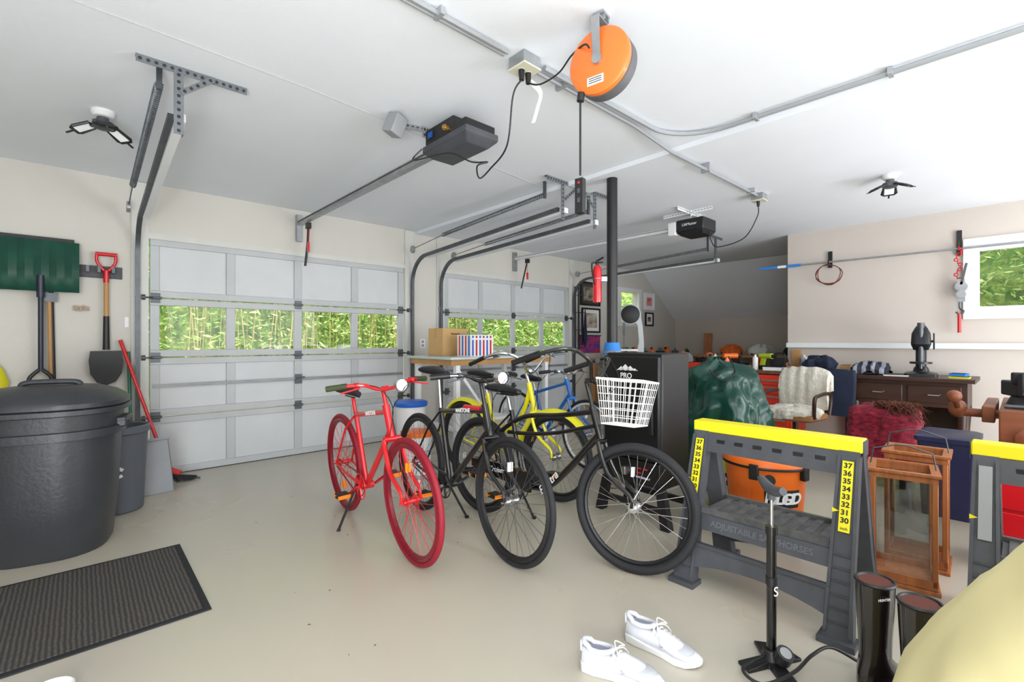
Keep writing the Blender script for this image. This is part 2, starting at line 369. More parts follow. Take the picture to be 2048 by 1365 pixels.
b=B().tube([(-.8,1.66,H-.02),(1.5,1.66,H-.02)],.011,8)
for x in (.3,1.1): b.bx((x,1.63,H-.035),(x+.02,1.69,H-.002))
b.tube([(-.8,1.69,H-.016),(1.5,1.69,H-.016)],.011,8)
solo('conduit',b,conduit,'grey electrical conduit running to the ceiling junction box','conduit',group='ceiling conduits')
b=B().tube([(1.72,1.68,H-.02),(2.6,1.68,H-.02),(3.05,1.68,H-.06),(3.5,1.68,H-.055),(4.7,1.7,H-.02)],.012,8)
for x in (1.9,3.6,4.5): b.bx((x,1.65,H-.07 if 3<x<3.8 else H-.035),(x+.02,1.72,H-.002))
solo('conduit',b,conduit,'grey electrical conduit between the two ceiling boxes','conduit',group='ceiling conduits')
b=B().tube([(1.72,1.63,H-.02),(2.7,1.62,H-.02)]+[(2.7+.35*math.sin(a*pi/16),1.62-.35+.35*math.cos(a*pi/16),H-.022) for a in range(1,9)]+[(3.05,-2.9,H-.022)],.014,8)
for y in (1.1,.45,-.4): b.bx((3.02,y,H-.038),(3.08,y+.02,H-.002))
solo('conduit',b,conduit,'grey electrical conduit bending and running across the ceiling','conduit',group='ceiling conduits')
def jbox(x,y,lab,plug):
    T=Thing('junction_box',(x,y,H-.06),lab,'electrical box',world=True,group='ceiling junction boxes')
    T.part('box',B().bx((x-.055,y-.055,H-.06),(x+.055,y+.055,H-.001)),galv,bev=.004)
    T.part('cover',B().bx((x-.058,y-.058,H-.068),(x+.058,y+.058,H-.06)).cyl((x-.02,y,H-.068),(x-.02,y,H-.07),.017).cyl((x+.025,y,H-.068),(x+.025,y,H-.07),.017),mat('ivory',(215,212,190),.5))
    for dx in plug:
        T.part('plug',B().cyl((x+dx,y,H-.068),(x+dx,y,H-.12),.016,.012,n=10),blk)
    return T
T=jbox(1.61,1.66,'steel ceiling outlet box with two black plugs',(-.02,.025))
T.part('paper_tag',B().tube(smooth([(1.645,1.655,2.50),(1.66,1.6,2.43),(1.64,1.6,2.35),(1.62,1.61,2.27)],5),.018,4,flat=.05,up=(1,0,0)),whp,label='curled white paper tag')
jbox(4.75,1.70,'steel ceiling outlet box with one black plug',(-.02,))
def cord(pts,r,lab,m=blk,name='power_cord',g='ceiling cords'):
    solo(name,B().tube(smooth(pts,8),r,7),m,lab,'cord',group=g)
cord([(1.59,1.66,2.49),(1.57,1.7,2.42),(1.62,1.8,2.22),(1.66,1.98,2.16),(1.64,2.05,2.12),(1.60,2.02,2.17),(1.64,1.98,2.19),(1.62,2.1,2.22),(1.57,2.25,2.30),(1.56,2.62,2.36),(1.61,2.6,2.44)],.0045,'black power cord looping from outlet box to door opener')
cord([(1.635,1.66,2.49),(1.66,1.6,2.47),(1.68,1.5,2.49),(1.62,1.37,2.49),(1.575,1.26,2.47),(1.57,1.23,2.44)],.004,'black power cord from outlet box to the orange reel')
cord([(4.73,1.70,2.49),(4.76,1.72,2.4),(4.78,1.85,2.22),(4.78,2.1,2.17),(4.8,2.18,2.24),(4.8,2.21,2.36)],.005,'black power cord hanging from ceiling box to the far opener')
solo('bell_wire',B().tube(smooth([(-1,2.6,H-.003),(.9,2.66,H-.003),(1.9,2.8,H-.003),(3.1,2.95,H-.003)],3),.0022,5),mat('wire_grey',(190,190,190),.6),'thin white wire stapled across the ceiling','wire')
T=Thing('cord_reel',(1.64,1.22,2.40),'orange retractable cord reel hung under the ceiling','cord reel',rz=.18)
R_=.138
T.part('drum',B().lathe([(.02,-.001),(R_-.012,0),(R_,.008),(R_,.03),(R_-.012,.036)],ax='x',c=(-.035,0,0),n=56),orgr)
T.part('back_shell',B().lathe([(R_-.012,.0),(R_,.005),(R_-.002,.06),(R_-.03,.07),(.02,.071)],ax='x',n=56),mat('reel_grey',(92,92,96),.5))
b=B().bar((-.042,0,-.01),(-.06,0,.17),.036,.006,up=(1,0,0)).bar((-.06,0,.17),(.09,0,.17),.036,.006).bar((.09,0,.17),(.085,0,-.01),.036,.006,up=(1,0,0)).cyl((-.05,0,0),(-.036,0,0),.022)
T.part('hanger',b,galv)
T.part('label_plate',B().box((-.037,.01,-.085),(.003,.075,.035)),wh)
for i in range(3): T.part('label_print',B().box((-.0392,.01,-.075-.009*i),(.001,.06,.003)),bk)
T.part('ceiling_mount',B().box((0,0,.2),(.06,.05,.01)).box((-.015,0,.186),(.004,.05,.03)).box((.02,0,.186),(.004,.05,.03)),galv)
T.part('cord_outlet',B().cyl((-.03,.08,-.115),(-.03,.085,-.15),.016,n=12),blk)
T.part('cord',B().cyl((-.03,.085,-.15),(-.03,.085,-.47),.0045,n=8),blk)
T.part('outlet_strip',B().box((-.03,.085,-.56),(.03,.038,.15)).box((-.046,.085,-.54),(.002,.012,.02),1).box((-.046,.085,-.58),(.002,.012,.02),1).box((-.046,.085,-.505),(.003,.01,.01),2),[blk,dgrey,red],bev=.003)

def led(x,y,lab,r0):
    T=Thing('ceiling_lamp',(x,y,H),lab,'ceiling lamp',rz=r0,group='folding panel ceiling lamps')
    T.part('ceiling_socket',B().lathe([(.055,0),(.058,-.015),(.045,-.035),(.03,-.04)],n=28),whp)
    T.part('screw_base',B().lathe([(.03,-.04),(.03,-.06),(.05,-.066),(.052,-.1),(.03,-.11)],n=24),[galvd])
    em=mat('lamp_diffuser',(235,238,240),.3,emit=.25)
    for k in range(3):
        a=k*2*pi/3; M=Matrix.Rotation(a,4,'Z')@Matrix.Translation((.055,0,-.09))@Matrix.Rotation(.45,4,'Y')
        fr=B().tube([(0,-.04,0),(.08,-.05,0),(.095,-.035,0),(.095,.035,0),(.08,.05,0),(0,.04,0)],.009,6,closed=True)
        for q in range(4): fr.box((.02+q*.02,0,.006),(.004,.08,.012))
        fr.bar((-.02,0,0),(0.01,0,0),.03,.012); fr.bar((.095,0,0),(.14,0,.0),.012,.006)
        o=T.part('lamp_panel',fr.xf(M),blk)
        T.part('diffuser',B().box((.045,0,-.002),(.08,.065,.004)).xf(M),em,parent=o)
led(.105,3.78,'black folding panel lamp on the ceiling near the shovels',.6); led(5.01,.76,'black folding panel lamp on the ceiling over the workbench',.2)

# ---------- post
T=Thing('support_post',(3.28,2.33,0),'round black steel support column with pebbled lower sleeve','post')
T.part('column',B().cyl((0,0,.0),(0,0,H-.036),.044,n=24),blk)
T.part('sleeve',B().cyl((0,0,.005),(0,0,1.13),.075,n=28),mat('pebbled_wrap',(196,184,162),.9,col2=(120,105,90),scale=70,bump=1,bscale=80))
T.part('tape_band',B().cyl((0,0,1.10),(0,0,1.20),.078,.06,n=28),tapeB)
T.part('tape_band',B().cyl((0,0,.52),(0,0,.57),.077,n=28),tapeB)
T=Thing('fire_extinguisher',(3.17,2.40,1.53),'red fire extinguisher strapped to the black post','fire extinguisher')
T.part('tank',B().lathe([(.01,0),(.034,.005),(.036,.02),(.036,.27),(.028,.30),(.014,.315)],n=20),red)
T.part('valve',B().cyl((0,0,.31),(0,0,.35),.013,n=10).bar((0,0,.35),(0,-.06,.37),.015,.01).bar((0,0,.335),(0,-.055,.33),.015,.008),blk)
T.part('hose',B().tube(smooth([(0,.01,.335),(-.03,.03,.33),(-.04,.02,.25),(-.038,0,.15)]),.007,7),blk)
T.part('strap_bracket',B().bar((.03,-.01,.2),(.075,-.04,.2),.03,.04).ring((0,0,.2),.037,.003,(0,0,1),n=24,k=4),galv)

# ---------- bicycles
def sadd(x,z,w=.085,l=.27):
    b=B();rings=[]
    for t,hw,hh,dz in [(-.5,.02,.01,.0),(-.47,.7,.03,.012),(-.38,1.0,.04,.016),(-.2,.85,.04,.012),(0,.45,.036,.004),(.25,.25,.03,0),(.45,.2,.026,-.004),(.5,.06,.01,-.01)]:
        hwm=hw*w; rings.append([V((x+t*l,hwm*math.cos(a),z+dz+hh*math.sin(a)*(.6 if math.sin(a)>0 else .8))) for a in [2*pi*k/14 for k in range(14)]])
    return b.loft(rings)
def wheel(T,name,ax,R,tr,mt,mr,ms,M,ns=32,rd=.022,hubm=None):
    e=T.sub(name)
    c=V((ax,0,R))
    def P(b): return b.xf(M) if M else b
    T.part('tire',P(B().ring(c,R-tr,tr,n=72,k=10)),mt,parent=e)
    T.part('rim',P(B().ring(c,R-2*tr-rd*.35,rd*.55,n=72,k=6,flat=.9)),mr,parent=e)
    b=B();ri=R-2*tr-.005
    for k in range(ns):
        a=2*pi*k/ns;sd=1 if k%2 else -1;a2=a+(.9 if (k//2)%2 else -.9)
        b.cyl(c+V((math.cos(a2)*.022,sd*.028,math.sin(a2)*.022)),c+V((math.cos(a)*ri,0,math.sin(a)*ri)),.0013,n=4,cap=False)
    T.part('spoke_set',P(b),ms,parent=e)
    T.part('hub',P(B().cyl(c-V((0,.045,0)),c+V((0,.045,0)),.014).cyl(c-V((0,.03,0)),c-V((0,.026,0)),.028,n=20).cyl(c+V((0,.026,0)),c+V((0,.03,0)),.028,n=20).cyl(c-V((0,.07,0)),c+V((0,.07,0)),.006,n=8)),hubm or mr,parent=e)
def bike(lab,rear,front,style,fm_,mt,mr,ms,R=.345,tr=.016,sz=.88,bz=.95,bar='flat',steer=0,lean=0,stand=1,text=None,guard=None,fender=None,grip=None,barm=None,saddle=blk,ww=.085,basket=False,rd=.022,bell=False,twotone=None):
    rear=V((*rear,0));front=V((*front,0));d=front-rear;L=d.length
    T=Thing('bicycle',rear,lab,'bicycle',rz=math.atan2(d.y,d.x),rx=lean,group='parked bicycles')
    grip=grip or blk; barm=barm or fm_
    htT=V((L-.27,0,.82));htB=V((L-.22,0,.68))
    if style=='step': htT=V((L-.27,0,.86))
    axd=(htT-htB).normalized()
    A=Matrix.Translation(htB)@Matrix.Rotation(steer,4,axd)@Matrix.Translation(-htB)
    bb=V((.43,0,.28));ra=V((0,0,R))
    st=V((.29,0,min(sz-.13,.76))); 
    b=B()
    t=.0155
    b.cyl(htB-axd*.02,htT+axd*.02,.021)
    b.cyl(bb,st,t); b.cyl(bb-V((0,.04,0)),bb+V((0,.04,0)),.024)
    for s in (-1,1):
        b.tube([bb+V((-.03,s*.03,0)),V((.2,s*.05,R*.9)),ra+V((0,s*.055,0))],.009,8)
        b.tube([st+V((0,s*.015,-.03)),V((.2,s*.045,.62)),ra+V((0,s*.055,0))],.007,8)
    if style=='diamond':
        b.cyl(st-V((0,0,.02)),htT-axd*.02,t);b.cyl(bb,htB+axd*.02,.018)
    elif style=='cruiser':
        b.tube(smooth([ra+V((.05,0,.12)),V((.2,0,.60)),V((.42,0,.72)),V((.7,0,.76)),htT-axd*.01]),.016,10)
        b.tube(smooth([V((.27,0,.60)),V((.5,0,.62)),V((.72,0,.66)),htB+axd*.06]),.013,10)
        b.tube(smooth([bb,V((.62,0,.31)),V((.78,0,.44)),htB+axd*.01]),.021,10)
    else:
        b.tube(smooth([V((.36,0,.50)),V((.52,0,.46)),V((.7,0,.62)),htT-axd*.03]),.019,10)
        b.tube(smooth([bb,V((.58,0,.34)),V((.73,0,.50)),htB]),.024,10)
    fo=T.part('frame',b,fm_)
    if text:
        if style=='diamond':
            p=(st+htT)/2; dd=(htT-st).normalized(); T.text(text,p+V((.04,-.0165,-.012)),dd,V((-dd.z,0,dd.x)),.035,wh,parent=fo,bold=.001)
        else:
            T.text(text,V((.655,-.023,.345)),(.68,0,.73),(-.73,0,.68),.07,wh,parent=fo,shear=.3)
    if twotone: T.part('red_stripe',B().cyl(htT-V((.22,0,.0))+V((0,0,-.02)),htT-V((.04,0,0.012)),t+.0008,n=12),twotone,parent=fo)
    fa=V((L,0,R));b=B();cr=htB-axd*.03
    b.cyl(cr-V((0,.05,0)),cr+V((0,.05,0)),.016)
    for s in(-1,1): b.tube(smooth([cr+V((0,s*.05,0)),cr+V((.07,s*.055,-.16)),fa+V((-.012,s*.055,.06)),fa+V((0,s*.055,0))]),[.013]*6+[.012]*6+[.009]*7,8)
    T.part('fork',b.xf(A),fm_)
    hm=red if fm_==red else steel
    wheel(T,'front_wheel',L,R,tr,mt,mr,ms,A,rd=rd,hubm=hm); wheel(T,'rear_wheel',0,R,tr,mt,mr,ms,None,rd=rd,hubm=hm)
    top=htT+axd*max(.03,(bz-.82)*.9); top.z=bz-.02
    b=B().cyl(htT,top,.012).bar(top,top+V((.05,0,.01)),.03,.03)
    hb=top+V((.05,0,.01))
    if bar=='flat':
        P=[(-.10,-.30,.02),(-.05,-.22,.03),(0,-.13,.03),(0,-.05,0),(0,.05,0),(0,.13,.03),(-.05,.22,.03),(-.10,.30,.02)]
    else:
        P=[(-.34,-.33,.06),(-.2,-.33,.11),(-.04,-.27,.15),(.02,-.14,.10),(0,-.04,0),(0,.04,0),(.02,.14,.10),(-.04,.27,.15),(-.2,.33,.11),(-.34,.33,.06)]
    P=[hb+V(q) for q in P]
    b.tube(smooth(P,5),.011,8)
    ho=T.part('handlebar',b.xf(A),barm)
    for i0,i1 in ((0,1),(-1,-2)):
        e0=P[i0];e1=P[i0]+(P[i1]-P[i0])*1.1
        T.part('grip',B().cyl(e0-(e1-e0)*.08,e1,.0165,n=14).xf(A),grip,parent=ho)
    for s in(-1,1):
        i=2 if s<0 else -3
        q=P[i]*.6+P[i-1 if s<0 else i+1]*.4
        T.part('brake_lever',B().tube([q,q+V((.05,0,-.01)),q+V((.03,s*.1,-.03))],.005,6).cyl(q-V((0,.012,0)),q+V((0,.012,0)),.017).xf(A),barm if barm==red else galvd,parent=ho)
    for y_ in(-1,1):
        T.part('brake_cable',B().tube(smooth([P[2 if y_<0 else -3]+V((.03,-.02*y_,0)),hb+V((.12,.08*y_,.01)),hb+V((.08,0,-.11)),htB+V((.02,.02*y_,-.01))]),.0025,5).xf(A),blk)
    if bell:
        q=hb+V((.04,0,.02)); T.part('headlamp',B().ell(q+V((.03,.05,.0)),(.035,.035,.035)).cyl(q+V((.05,.05,0)),q+V((.065,.05,0)),.033,n=20).xf(A),chrome)
    T.part('seat_post',B().cyl(st-V((0,0,.03)),V((.25,0,sz-.035)),.012),steel if fm_!=red else red)
    T.part('saddle',sadd(.24,sz,w=ww).cyl((.16,-.02,sz-.03),(.33,-.015,sz-.03),.004,n=6).cyl((.16,.02,sz-.03),(.33,.015,sz-.03),.004,n=6),saddle)
    e=T.sub('crankset')
    b=B().ring(bb-V((0,.045,0)),.08,.004,n=40,k=6)
    for k in range(5):
        a=2*pi*k/5;b.bar(bb-V((0,.045,0)),bb+V((.078*math.cos(a),-.045,.078*math.sin(a))),.006,.014,up=(0,1,0))
    T.part('chainring',b,fm_ if fm_==red else blk,parent=e)
    aa=.5;q=V((math.cos(aa),0,math.sin(aa)))*.165
    T.part('crank_arm',B().bar(bb-V((0,.06,0)),bb+V((0,-.065,0))-q,.014,.022,up=(0,1,0)),steel if fm_!=red else red,parent=e); T.part('crank_arm',B().bar(bb+V((0,.06,0)),bb+V((0,.065,0))+q,.014,.022,up=(0,1,0)),steel if fm_!=red else red,parent=e)
    for s,pc in((-1,bb+V((0,-.115,0))-q),(1,bb+V((0,.115,0))+q)):
        pb=B().box(pc+V((0,0,.01)),(.085,.075,.006)).box(pc-V((0,0,.01)),(.085,.075,.006)).box(pc+V((.04,0,0)),(.008,.08,.024),1).box(pc-V((.04,0,0)),(.008,.08,.024),1).cyl(pc-V((0,s*.055,0)),pc,.006,n=8)
        T.part('pedal',pb,[blk,amber],parent=e)
    b=B().tube([bb+V((0,-.045,.082)),V((.03,-.045,R+.033)),V((-.03,-.045,R+.01)),V((-.02,-.045,R-.028)),bb+V((0,-.045,-.08)),bb+V((.08,-.045,0))],.0045,5,closed=True)
    T.part('chain',b,redr if fm_==red else galvd)
    if guard:
        b=B().loft([[V((x,-.075 if k<4 else -.055,z)) for k,z in enumerate((z0,z0,z1,z1,z1,z1,z0,z0))] for x,z0,z1 in ((-.02,R+.0,R+.05),(.1,R-.02,R+.06),(.4,.30,.40),(.5,.27,.39),(.55,.27,.34))])
        g=T.part('chain_guard',b,blkg)
        T.text(guard,(.26,-.077,.355),(1,0,.06),(-.06,0,1),.05,wh,parent=g,shear=.3)
    if fender:
        for nm,cx,a0,a1,M in(('rear_fender',0,.15*pi,1.02*pi,None),('front_fender',L,.25*pi,.95*pi,A)):
            rings=[]
            for k in range(25):
                a=a0+(a1-a0)*k/24; dr=V((math.cos(a),0,math.sin(a)));cc=V((cx,0,R));r0=R+.018
                rings.append([cc+dr*r0+V((0,-.035,0))-dr*.02,cc+dr*(r0+.01)+V((0,-.02,0)),cc+dr*(r0+.014),cc+dr*(r0+.01)+V((0,.02,0)),cc+dr*r0+V((0,.035,0))-dr*.02,cc+dr*(r0+.011)])
            b=B().loft(rings)
            if M:b.xf(M)
            T.part(nm,b,fender)
    s=stand
    T.part('kickstand',B().tube([(.33,s*.03,.29),(.34,s*.05,.24),(.36,s*.17,.02)],.008,8).cyl((.355,s*.17,.012),(.375,s*.18,.012),.012,n=8),blk)
    for x_,M in((0,None),(L,A)):
        b=B().box((x_-.02,-.0,R+.18 if x_ else R-.17),(.012,.03,.05))
        if M:b.xf(M)
        T.part('wheel_reflector',b,amber if fm_==red else whp)
    if basket:
        b=B();x0,x1=L-.20,L+.05;w0,w1=.115,.15;z0,z1=.76,1.0
        def rr(z,t):
            k=(z-z0)/(z1-z0);w=w0+(w1-w0)*k;xx0=x0+.03*(1-k)-.0;xx1=x1-.04*(1-k)
            b.tube([(xx0,-w,z),(xx1,-w,z),(xx1,w,z),(xx0,w,z)],t,5,closed=True)
            return xx0,xx1,w
        lo=rr(z0,.004);hi=rr(z1,.006)
        for i in range(1,6): rr(z0+(z1-z0)*i/6,.002)
        for i in range(9):
            t=i/8
            for sy in(-1,1): b.cyl((lo[0]+(lo[1]-lo[0])*t,sy*lo[2],z0),(hi[0]+(hi[1]-hi[0])*t,sy*hi[2],z1),.002,n=4)
            for xa,xb in((lo[0],hi[0]),(lo[1],hi[1])): b.cyl((xa,lo[2]*(2*t-1),z0),(xb,hi[2]*(2*t-1),z1),.002,n=4)
            b.cyl((lo[0]+(lo[1]-lo[0])*t,-lo[2],z0),(lo[0]+(lo[1]-lo[0])*t,lo[2],z0),.002,n=4)
            b.cyl((lo[0],lo[2]*(2*t-1),z0),(lo[1],lo[2]*(2*t-1),z0),.002,n=4)
        T.part('basket',b.xf(A),mw,label='white wire front basket')
    return T
bike('red single-speed bicycle with red tires and black saddle',(1.42,3.31),(1.34,2.245),'diamond',red,redr,rimr,red,sz=.87,bz=.95,lean=.05,stand=-1,text='MARTONE',saddle=rub,bell=True,grip=mat('olive_grip',(60,70,40),.7),rd=.034)
bike('black diamond-frame bicycle with white lettering and padded saddle',(1.81,2.96),(1.72,1.88),'diamond',blkg,rub,blk,galvd,sz=1.0,bz=.99,lean=-.02,stand=1,text='MARTONE',bell=True,ww=.1,rd=.034,twotone=red)
bike('black cruiser bicycle with white wire basket and curved frame',(2.10,2.62),(2.128,1.39),'cruiser',blkg,rub,blk,steel,R=.335,tr=.024,sz=.88,bz=1.0,bar='cruiser',steer=.25,lean=-.04,stand=1,text='Electra',guard='Cruiser 1',basket=True,ww=.115,rd=.022)
bike('yellow step-through bicycle with yellow fenders',(2.60,3.45),(2.66,2.40),'step',bikeY,rub,blk,steel,R=.335,tr=.024,sz=.92,bz=.98,bar='cruiser',stand=1,fender=bikeY,barm=chrome,ww=.11)
bike('blue bicycle with pale rims parked beside the post',(3.56,3.78),(3.53,2.78),'diamond',bikeB,rub,whp,steel,R=.33,sz=.82,bz=.9,stand=-1,barm=chrome)

# ---------- left items
T=Thing('trash_can',(-.12,3.86,0),'large black plastic wheeled trash can with domed lid','trash can',rz=1.35)
def rrect(hx,hy,r,z,n=6,c=(0,0)):
    P=[]
    for qx,qy,a0 in((1,1,0),(-1,1,pi/2),(-1,-1,pi),(1,-1,1.5*pi)):
        for k in range(n+1):
            a=a0+k/n*pi/2;P.append(V((c[0]+qx*(hx-r)+r*math.cos(a),c[1]+qy*(hy-r)+r*math.sin(a),z)))
    return P
trashM=mat('trash_black',(54,56,60),.42,noise=.12,scale=5,bump=.15,bscale=50)
T.part('body',B().loft([rrect(.25,.26,.2,.0),rrect(.26,.27,.21,.02),rrect(.285,.295,.23,.3),rrect(.30,.31,.25,.60),rrect(.302,.312,.25,.66),rrect(.325,.333,.26,.665),rrect(.325,.333,.26,.71),rrect(.312,.32,.26,.715),rrect(.318,.326,.26,.82)]),trashM)
T.part('lid',B().loft([rrect(.335,.345,.27,.80),rrect(.345,.355,.27,.805),rrect(.345,.355,.27,.83),rrect(.33,.34,.27,.835),rrect(.34,.35,.27,.84),rrect(.34,.35,.27,.865),rrect(.325,.335,.27,.885),rrect(.28,.29,.24,.92),rrect(.2,.22,.18,.945),rrect(.12,.14,.1,.955)]),trashM)
T.part('lid_handle',B().tube(smooth([(.0,-.13,.945),(0,-.11,.97),(0,0,.975),(0,.11,.97),(0,.13,.945)]),.016,8),trashM)
for s in(-1,1): T.part('side_handle',B().box((.0,s*.335,.74),(.2,.05,.03)).box((.09,s*.335,.72),(.02,.05,.05)).box((-.09,s*.335,.72),(.02,.05,.05)),trashM,bev=.008)
for s in(-1,1): T.part('wheel',B().cyl((.22,s*.12,.07),(.22,s*.16,.07),.07,n=24),blk)
T=Thing('recycling_bin',(.20,4.40,0),'grey round recycling bin with recycling symbol behind trash can','recycling bin')
T.part('body',B().lathe([(.14,0),(.15,.01),(.175,.55),(.19,.56),(.19,.6),(.18,.61),(.17,.6),(.16,.2),(.02,.18)]),mat('bin_grey',(88,92,100),.5))
for k in range(3):
    a=k*2*pi/3+.3
    T.part('recycling_symbol',B().bar((-.02+.045*math.cos(a),-.166,.3+.045*math.sin(a)),(-.02+.045*math.cos(a+1.3),-.166,.3+.045*math.sin(a+1.3)),.02,.012,up=(0,1,0)),wh)
T=Thing('upright_dustpan',(.43,4.66,0),'grey plastic dustpan scoop standing on the floor','dustpan',rz=.2)
b=B();b.hexa([(-.14,-.02,0),(.14,-.02,0),(.14,0,0),(-.14,0,0)],[(-.12,.06,.42),(.12,.06,.42),(.12,.08,.42),(-.12,.08,.42)])
b.hexa([(-.14,-.02,0),(-.125,-.02,0),(-.125,.12,0),(-.14,.12,0)],[(-.12,.06,.42),(-.11,.06,.42),(-.11,.12,.42),(-.12,.12,.42)])
b.hexa([(.125,-.02,0),(.14,-.02,0),(.14,.12,0),(.125,.12,0)],[(.11,.06,.42),(.12,.06,.42),(.12,.12,.42),(.11,.12,.42)])
T.part('scoop',b,grey,bev=.004); T.part('rim',B().tube([(-.125,.055,.42),(.125,.055,.42)],.012,8),grey)
T=Thing('broom',(.60,4.93,0),'red handled broom with dark bristles leaning on wall','broom',world=True)
T.part('handle',B().cyl((.56,4.95,.1),(.255,5.19,1.22),.014),red)
T.part('brush_head',B().box((.58,4.94,.1),(.14,.05,.06),R=Euler((0,.5,0))),red,bev=.01)
b=B()
for k in range(90):
    x=.46+.14*random.random();y=4.90+.06*random.random();b.cyl((x+.06,y,.09-(x-.46)*.5+.02),(x+.15+.04*random.random(),y+random.uniform(-.03,.03),.004+.02*random.random()),.004,n=4)
T.part('bristles',b,rub)
solo('garden_pole',B().cyl((.33,5.05,.02),(.31,5.22,1.12),.012).cyl((.325,5.08,.25),(.33,5.04,.0),.018),mat('green_handle',(30,110,80),.4),'dark green pole leaning against the wall','pole')
T=Thing('tool_rail',(-.15,Y,1.74),'black wall-mounted tool holder rail','tool rack',world=True)
T.part('rail',B().bx((-.55,Y-.02,1.74),(.27,Y-.001,1.84)),dgrey,bev=.004)
for x in(-.3,.05,.12,.21): T.part('hook',B().bx((x-.01,Y-.09,1.78),(x+.01,Y-.02,1.8)).bx((x-.01,Y-.09,1.8),(x+.01,Y-.08,1.83)),galvd)
T=Thing('snow_shovel',(-.22,Y-.1,.9),'green plastic snow shovel hanging blade up','snow shovel',world=True)
b=B();N=13;rings=[]
for i in range(N):
    x=-.52+.52*i/(N-1); yy=Y-.10-.02*(i%2); 
    rings.append([V((x,yy+.03,2.0)),V((x,yy-.01,1.9)),V((x,yy-.03,1.75)),V((x,yy-.01,1.63)),V((x,yy+.02,1.6)),V((x,yy+.03,1.6)),V((x,yy-.0,1.64)),V((x,yy-.02,1.75)),V((x,yy+.0,1.9)),V((x,yy+.04,2.0))])
b.loft(rings);T.part('blade',b,ggreen)
T.part('shaft',B().cyl((-.22,Y-.11,1.68),(-.22,Y-.09,.98),.016).cyl((-.22,Y-.125,1.72),(-.22,Y-.115,1.55),.024),mat('navy_shaft',(34,40,58),.4))
T.part('grip',B().tube(smooth([(-.22,Y-.09,1.0),(-.28,Y-.09,.93),(-.27,Y-.09,.87),(-.17,Y-.09,.87),(-.16,Y-.09,.93),(-.22,Y-.09,1.0)]),.014,8),blk)
solo('snow_shovel',B().bx((-.45,Y-.045,1.9),(-.03,Y-.03,2.03)).cyl((-.17,Y-.04,1.9),(-.15,Y-.03,.9),.014),blk,'black shovel hanging behind the green snow shovel','shovel')
T=Thing('garden_hoe',(-.17,Y-.06,.86),'hoe with pale wooden shaft hanging on the wall','hoe',world=True)
T.part('shaft',B().cyl((-.175,Y-.06,1.58),(-.165,Y-.05,.86),.012),wood);T.part('blade',B().bx((-.22,Y-.075,1.52),(-.13,Y-.065,1.59)),galvd)
T=Thing('digging_shovel',(.165,Y-.06,.85),'round point shovel with red D grip hung upside','shovel',world=True)
x=.165;y=Y-.06
T.part('grip',B().tube(smooth([(x,y,1.78),(x-.055,y,1.86),(x-.06,y,1.93)]),.012,8).tube(smooth([(x,y,1.78),(x+.055,y,1.86),(x+.06,y,1.93)]),.012,8).cyl((x-.07,y,1.935),(x+.07,y,1.935),.016).cyl((x,y,1.8),(x,y,1.7),.02),red)
T.part('shaft',B().cyl((x,y,1.78),(x,y,1.36),.017),wood)
T.part('socket',B().cyl((x,y,1.42),(x,y,1.14),.02,.024),blk)
pts=[(-.1,1.13),(-.11,1.05),(-.10,.94),(-.06,.87),(0,.84),(.06,.87),(.10,.94),(.11,1.05),(.1,1.13)]
T.part('blade',B().loft([[V((x+a,y-.012+.03*(1-abs(a)/.11),z)) for a,z in pts],[V((x+a,y+.0+.03*(1-abs(a)/.11),z)) for a,z in pts]]),blk)
solo('safety_vest',B().loft([[V((-.54+.1*math.cos(a)*s,Y-.06+.05*math.sin(a)*s,z)) for a in [2*pi*k/14 for k in range(14)]] for z,s in((.8,1.3),(.9,1.5),(1.0,1.2),(1.08,.6),(1.12,.15))]),mat('hi_vis_yellow',(230,220,40),.8,noise=.15),'bright yellow garment hanging on the wall','garment')
solo('wall_hook',B().tube(smooth([(-.03,Y-.03,1.5),(0,Y-.05,1.46),(.02,Y-.03,1.5),(.05,Y-.05,1.47)]),.007,6).bx((-.04,Y-.015,1.46),(.06,Y-.001,1.5)),mat('tan_hook',(190,170,150),.6),'small tan hook on the wall','hook')
T=Thing('light_switch',(.3,Y-.012,1.32),'white wall switch beside the door track','switch',world=True)
T.part('plate',B().bx((.285,Y-.01,1.33),(.315,Y-.001,1.42)),whp,bev=.002);T.part('toggle',B().bx((.295,Y-.02,1.36),(.305,Y-.01,1.385)),whp)
T=Thing('wall_outlet',(3.25,Y-.01,1.12),'white wall outlet between the garage doors','outlet',world=True)
T.part('plate',B().bx((3.21,Y-.01,1.12),(3.29,Y-.001,1.24)),whp,bev=.002);T.part('socket',B().bx((3.235,Y-.013,1.14),(3.265,Y-.01,1.17)),grey);T.part('socket',B().bx((3.235,Y-.013,1.19),(3.265,Y-.01,1.22)),grey)
mm=bpy.data.materials.new('ribbed_mat');mm.use_nodes=True;nt=mm.node_tree;p=nt.nodes['Principled BSDF'];p.inputs['Roughness'].default_value=.95
tc=nt.nodes.new('ShaderNodeTexCoord');w1=nt.nodes.new('ShaderNodeTexWave');w1.bands_direction='X';w1.inputs['Scale'].default_value=18;w1.inputs['Distortion'].default_value=1.5;nt.links.new(tc.outputs['Object'],w1.inputs['Vector'])
n1=nt.nodes.new('ShaderNodeTexNoise');n1.inputs['Scale'].default_value=90;nt.links.new(tc.outputs['Object'],n1.inputs['Vector'])
ma=nt.nodes.new('ShaderNodeMath');ma.operation='MULTIPLY';nt.links.new(w1.outputs['Fac'],ma.inputs[0]);nt.links.new(n1.outputs['Fac'],ma.inputs[1])
r=nt.nodes.new('ShaderNodeValToRGB');r.color_ramp.elements[0].color=(*L3(50,48,46),1);r.color_ramp.elements[1].position=.8;r.color_ramp.elements[1].color=(*L3(102,97,90),1);nt.links.new(ma.outputs[0],r.inputs[0]);nt.links.new(r.outputs[0],p.inputs['Base Color'])
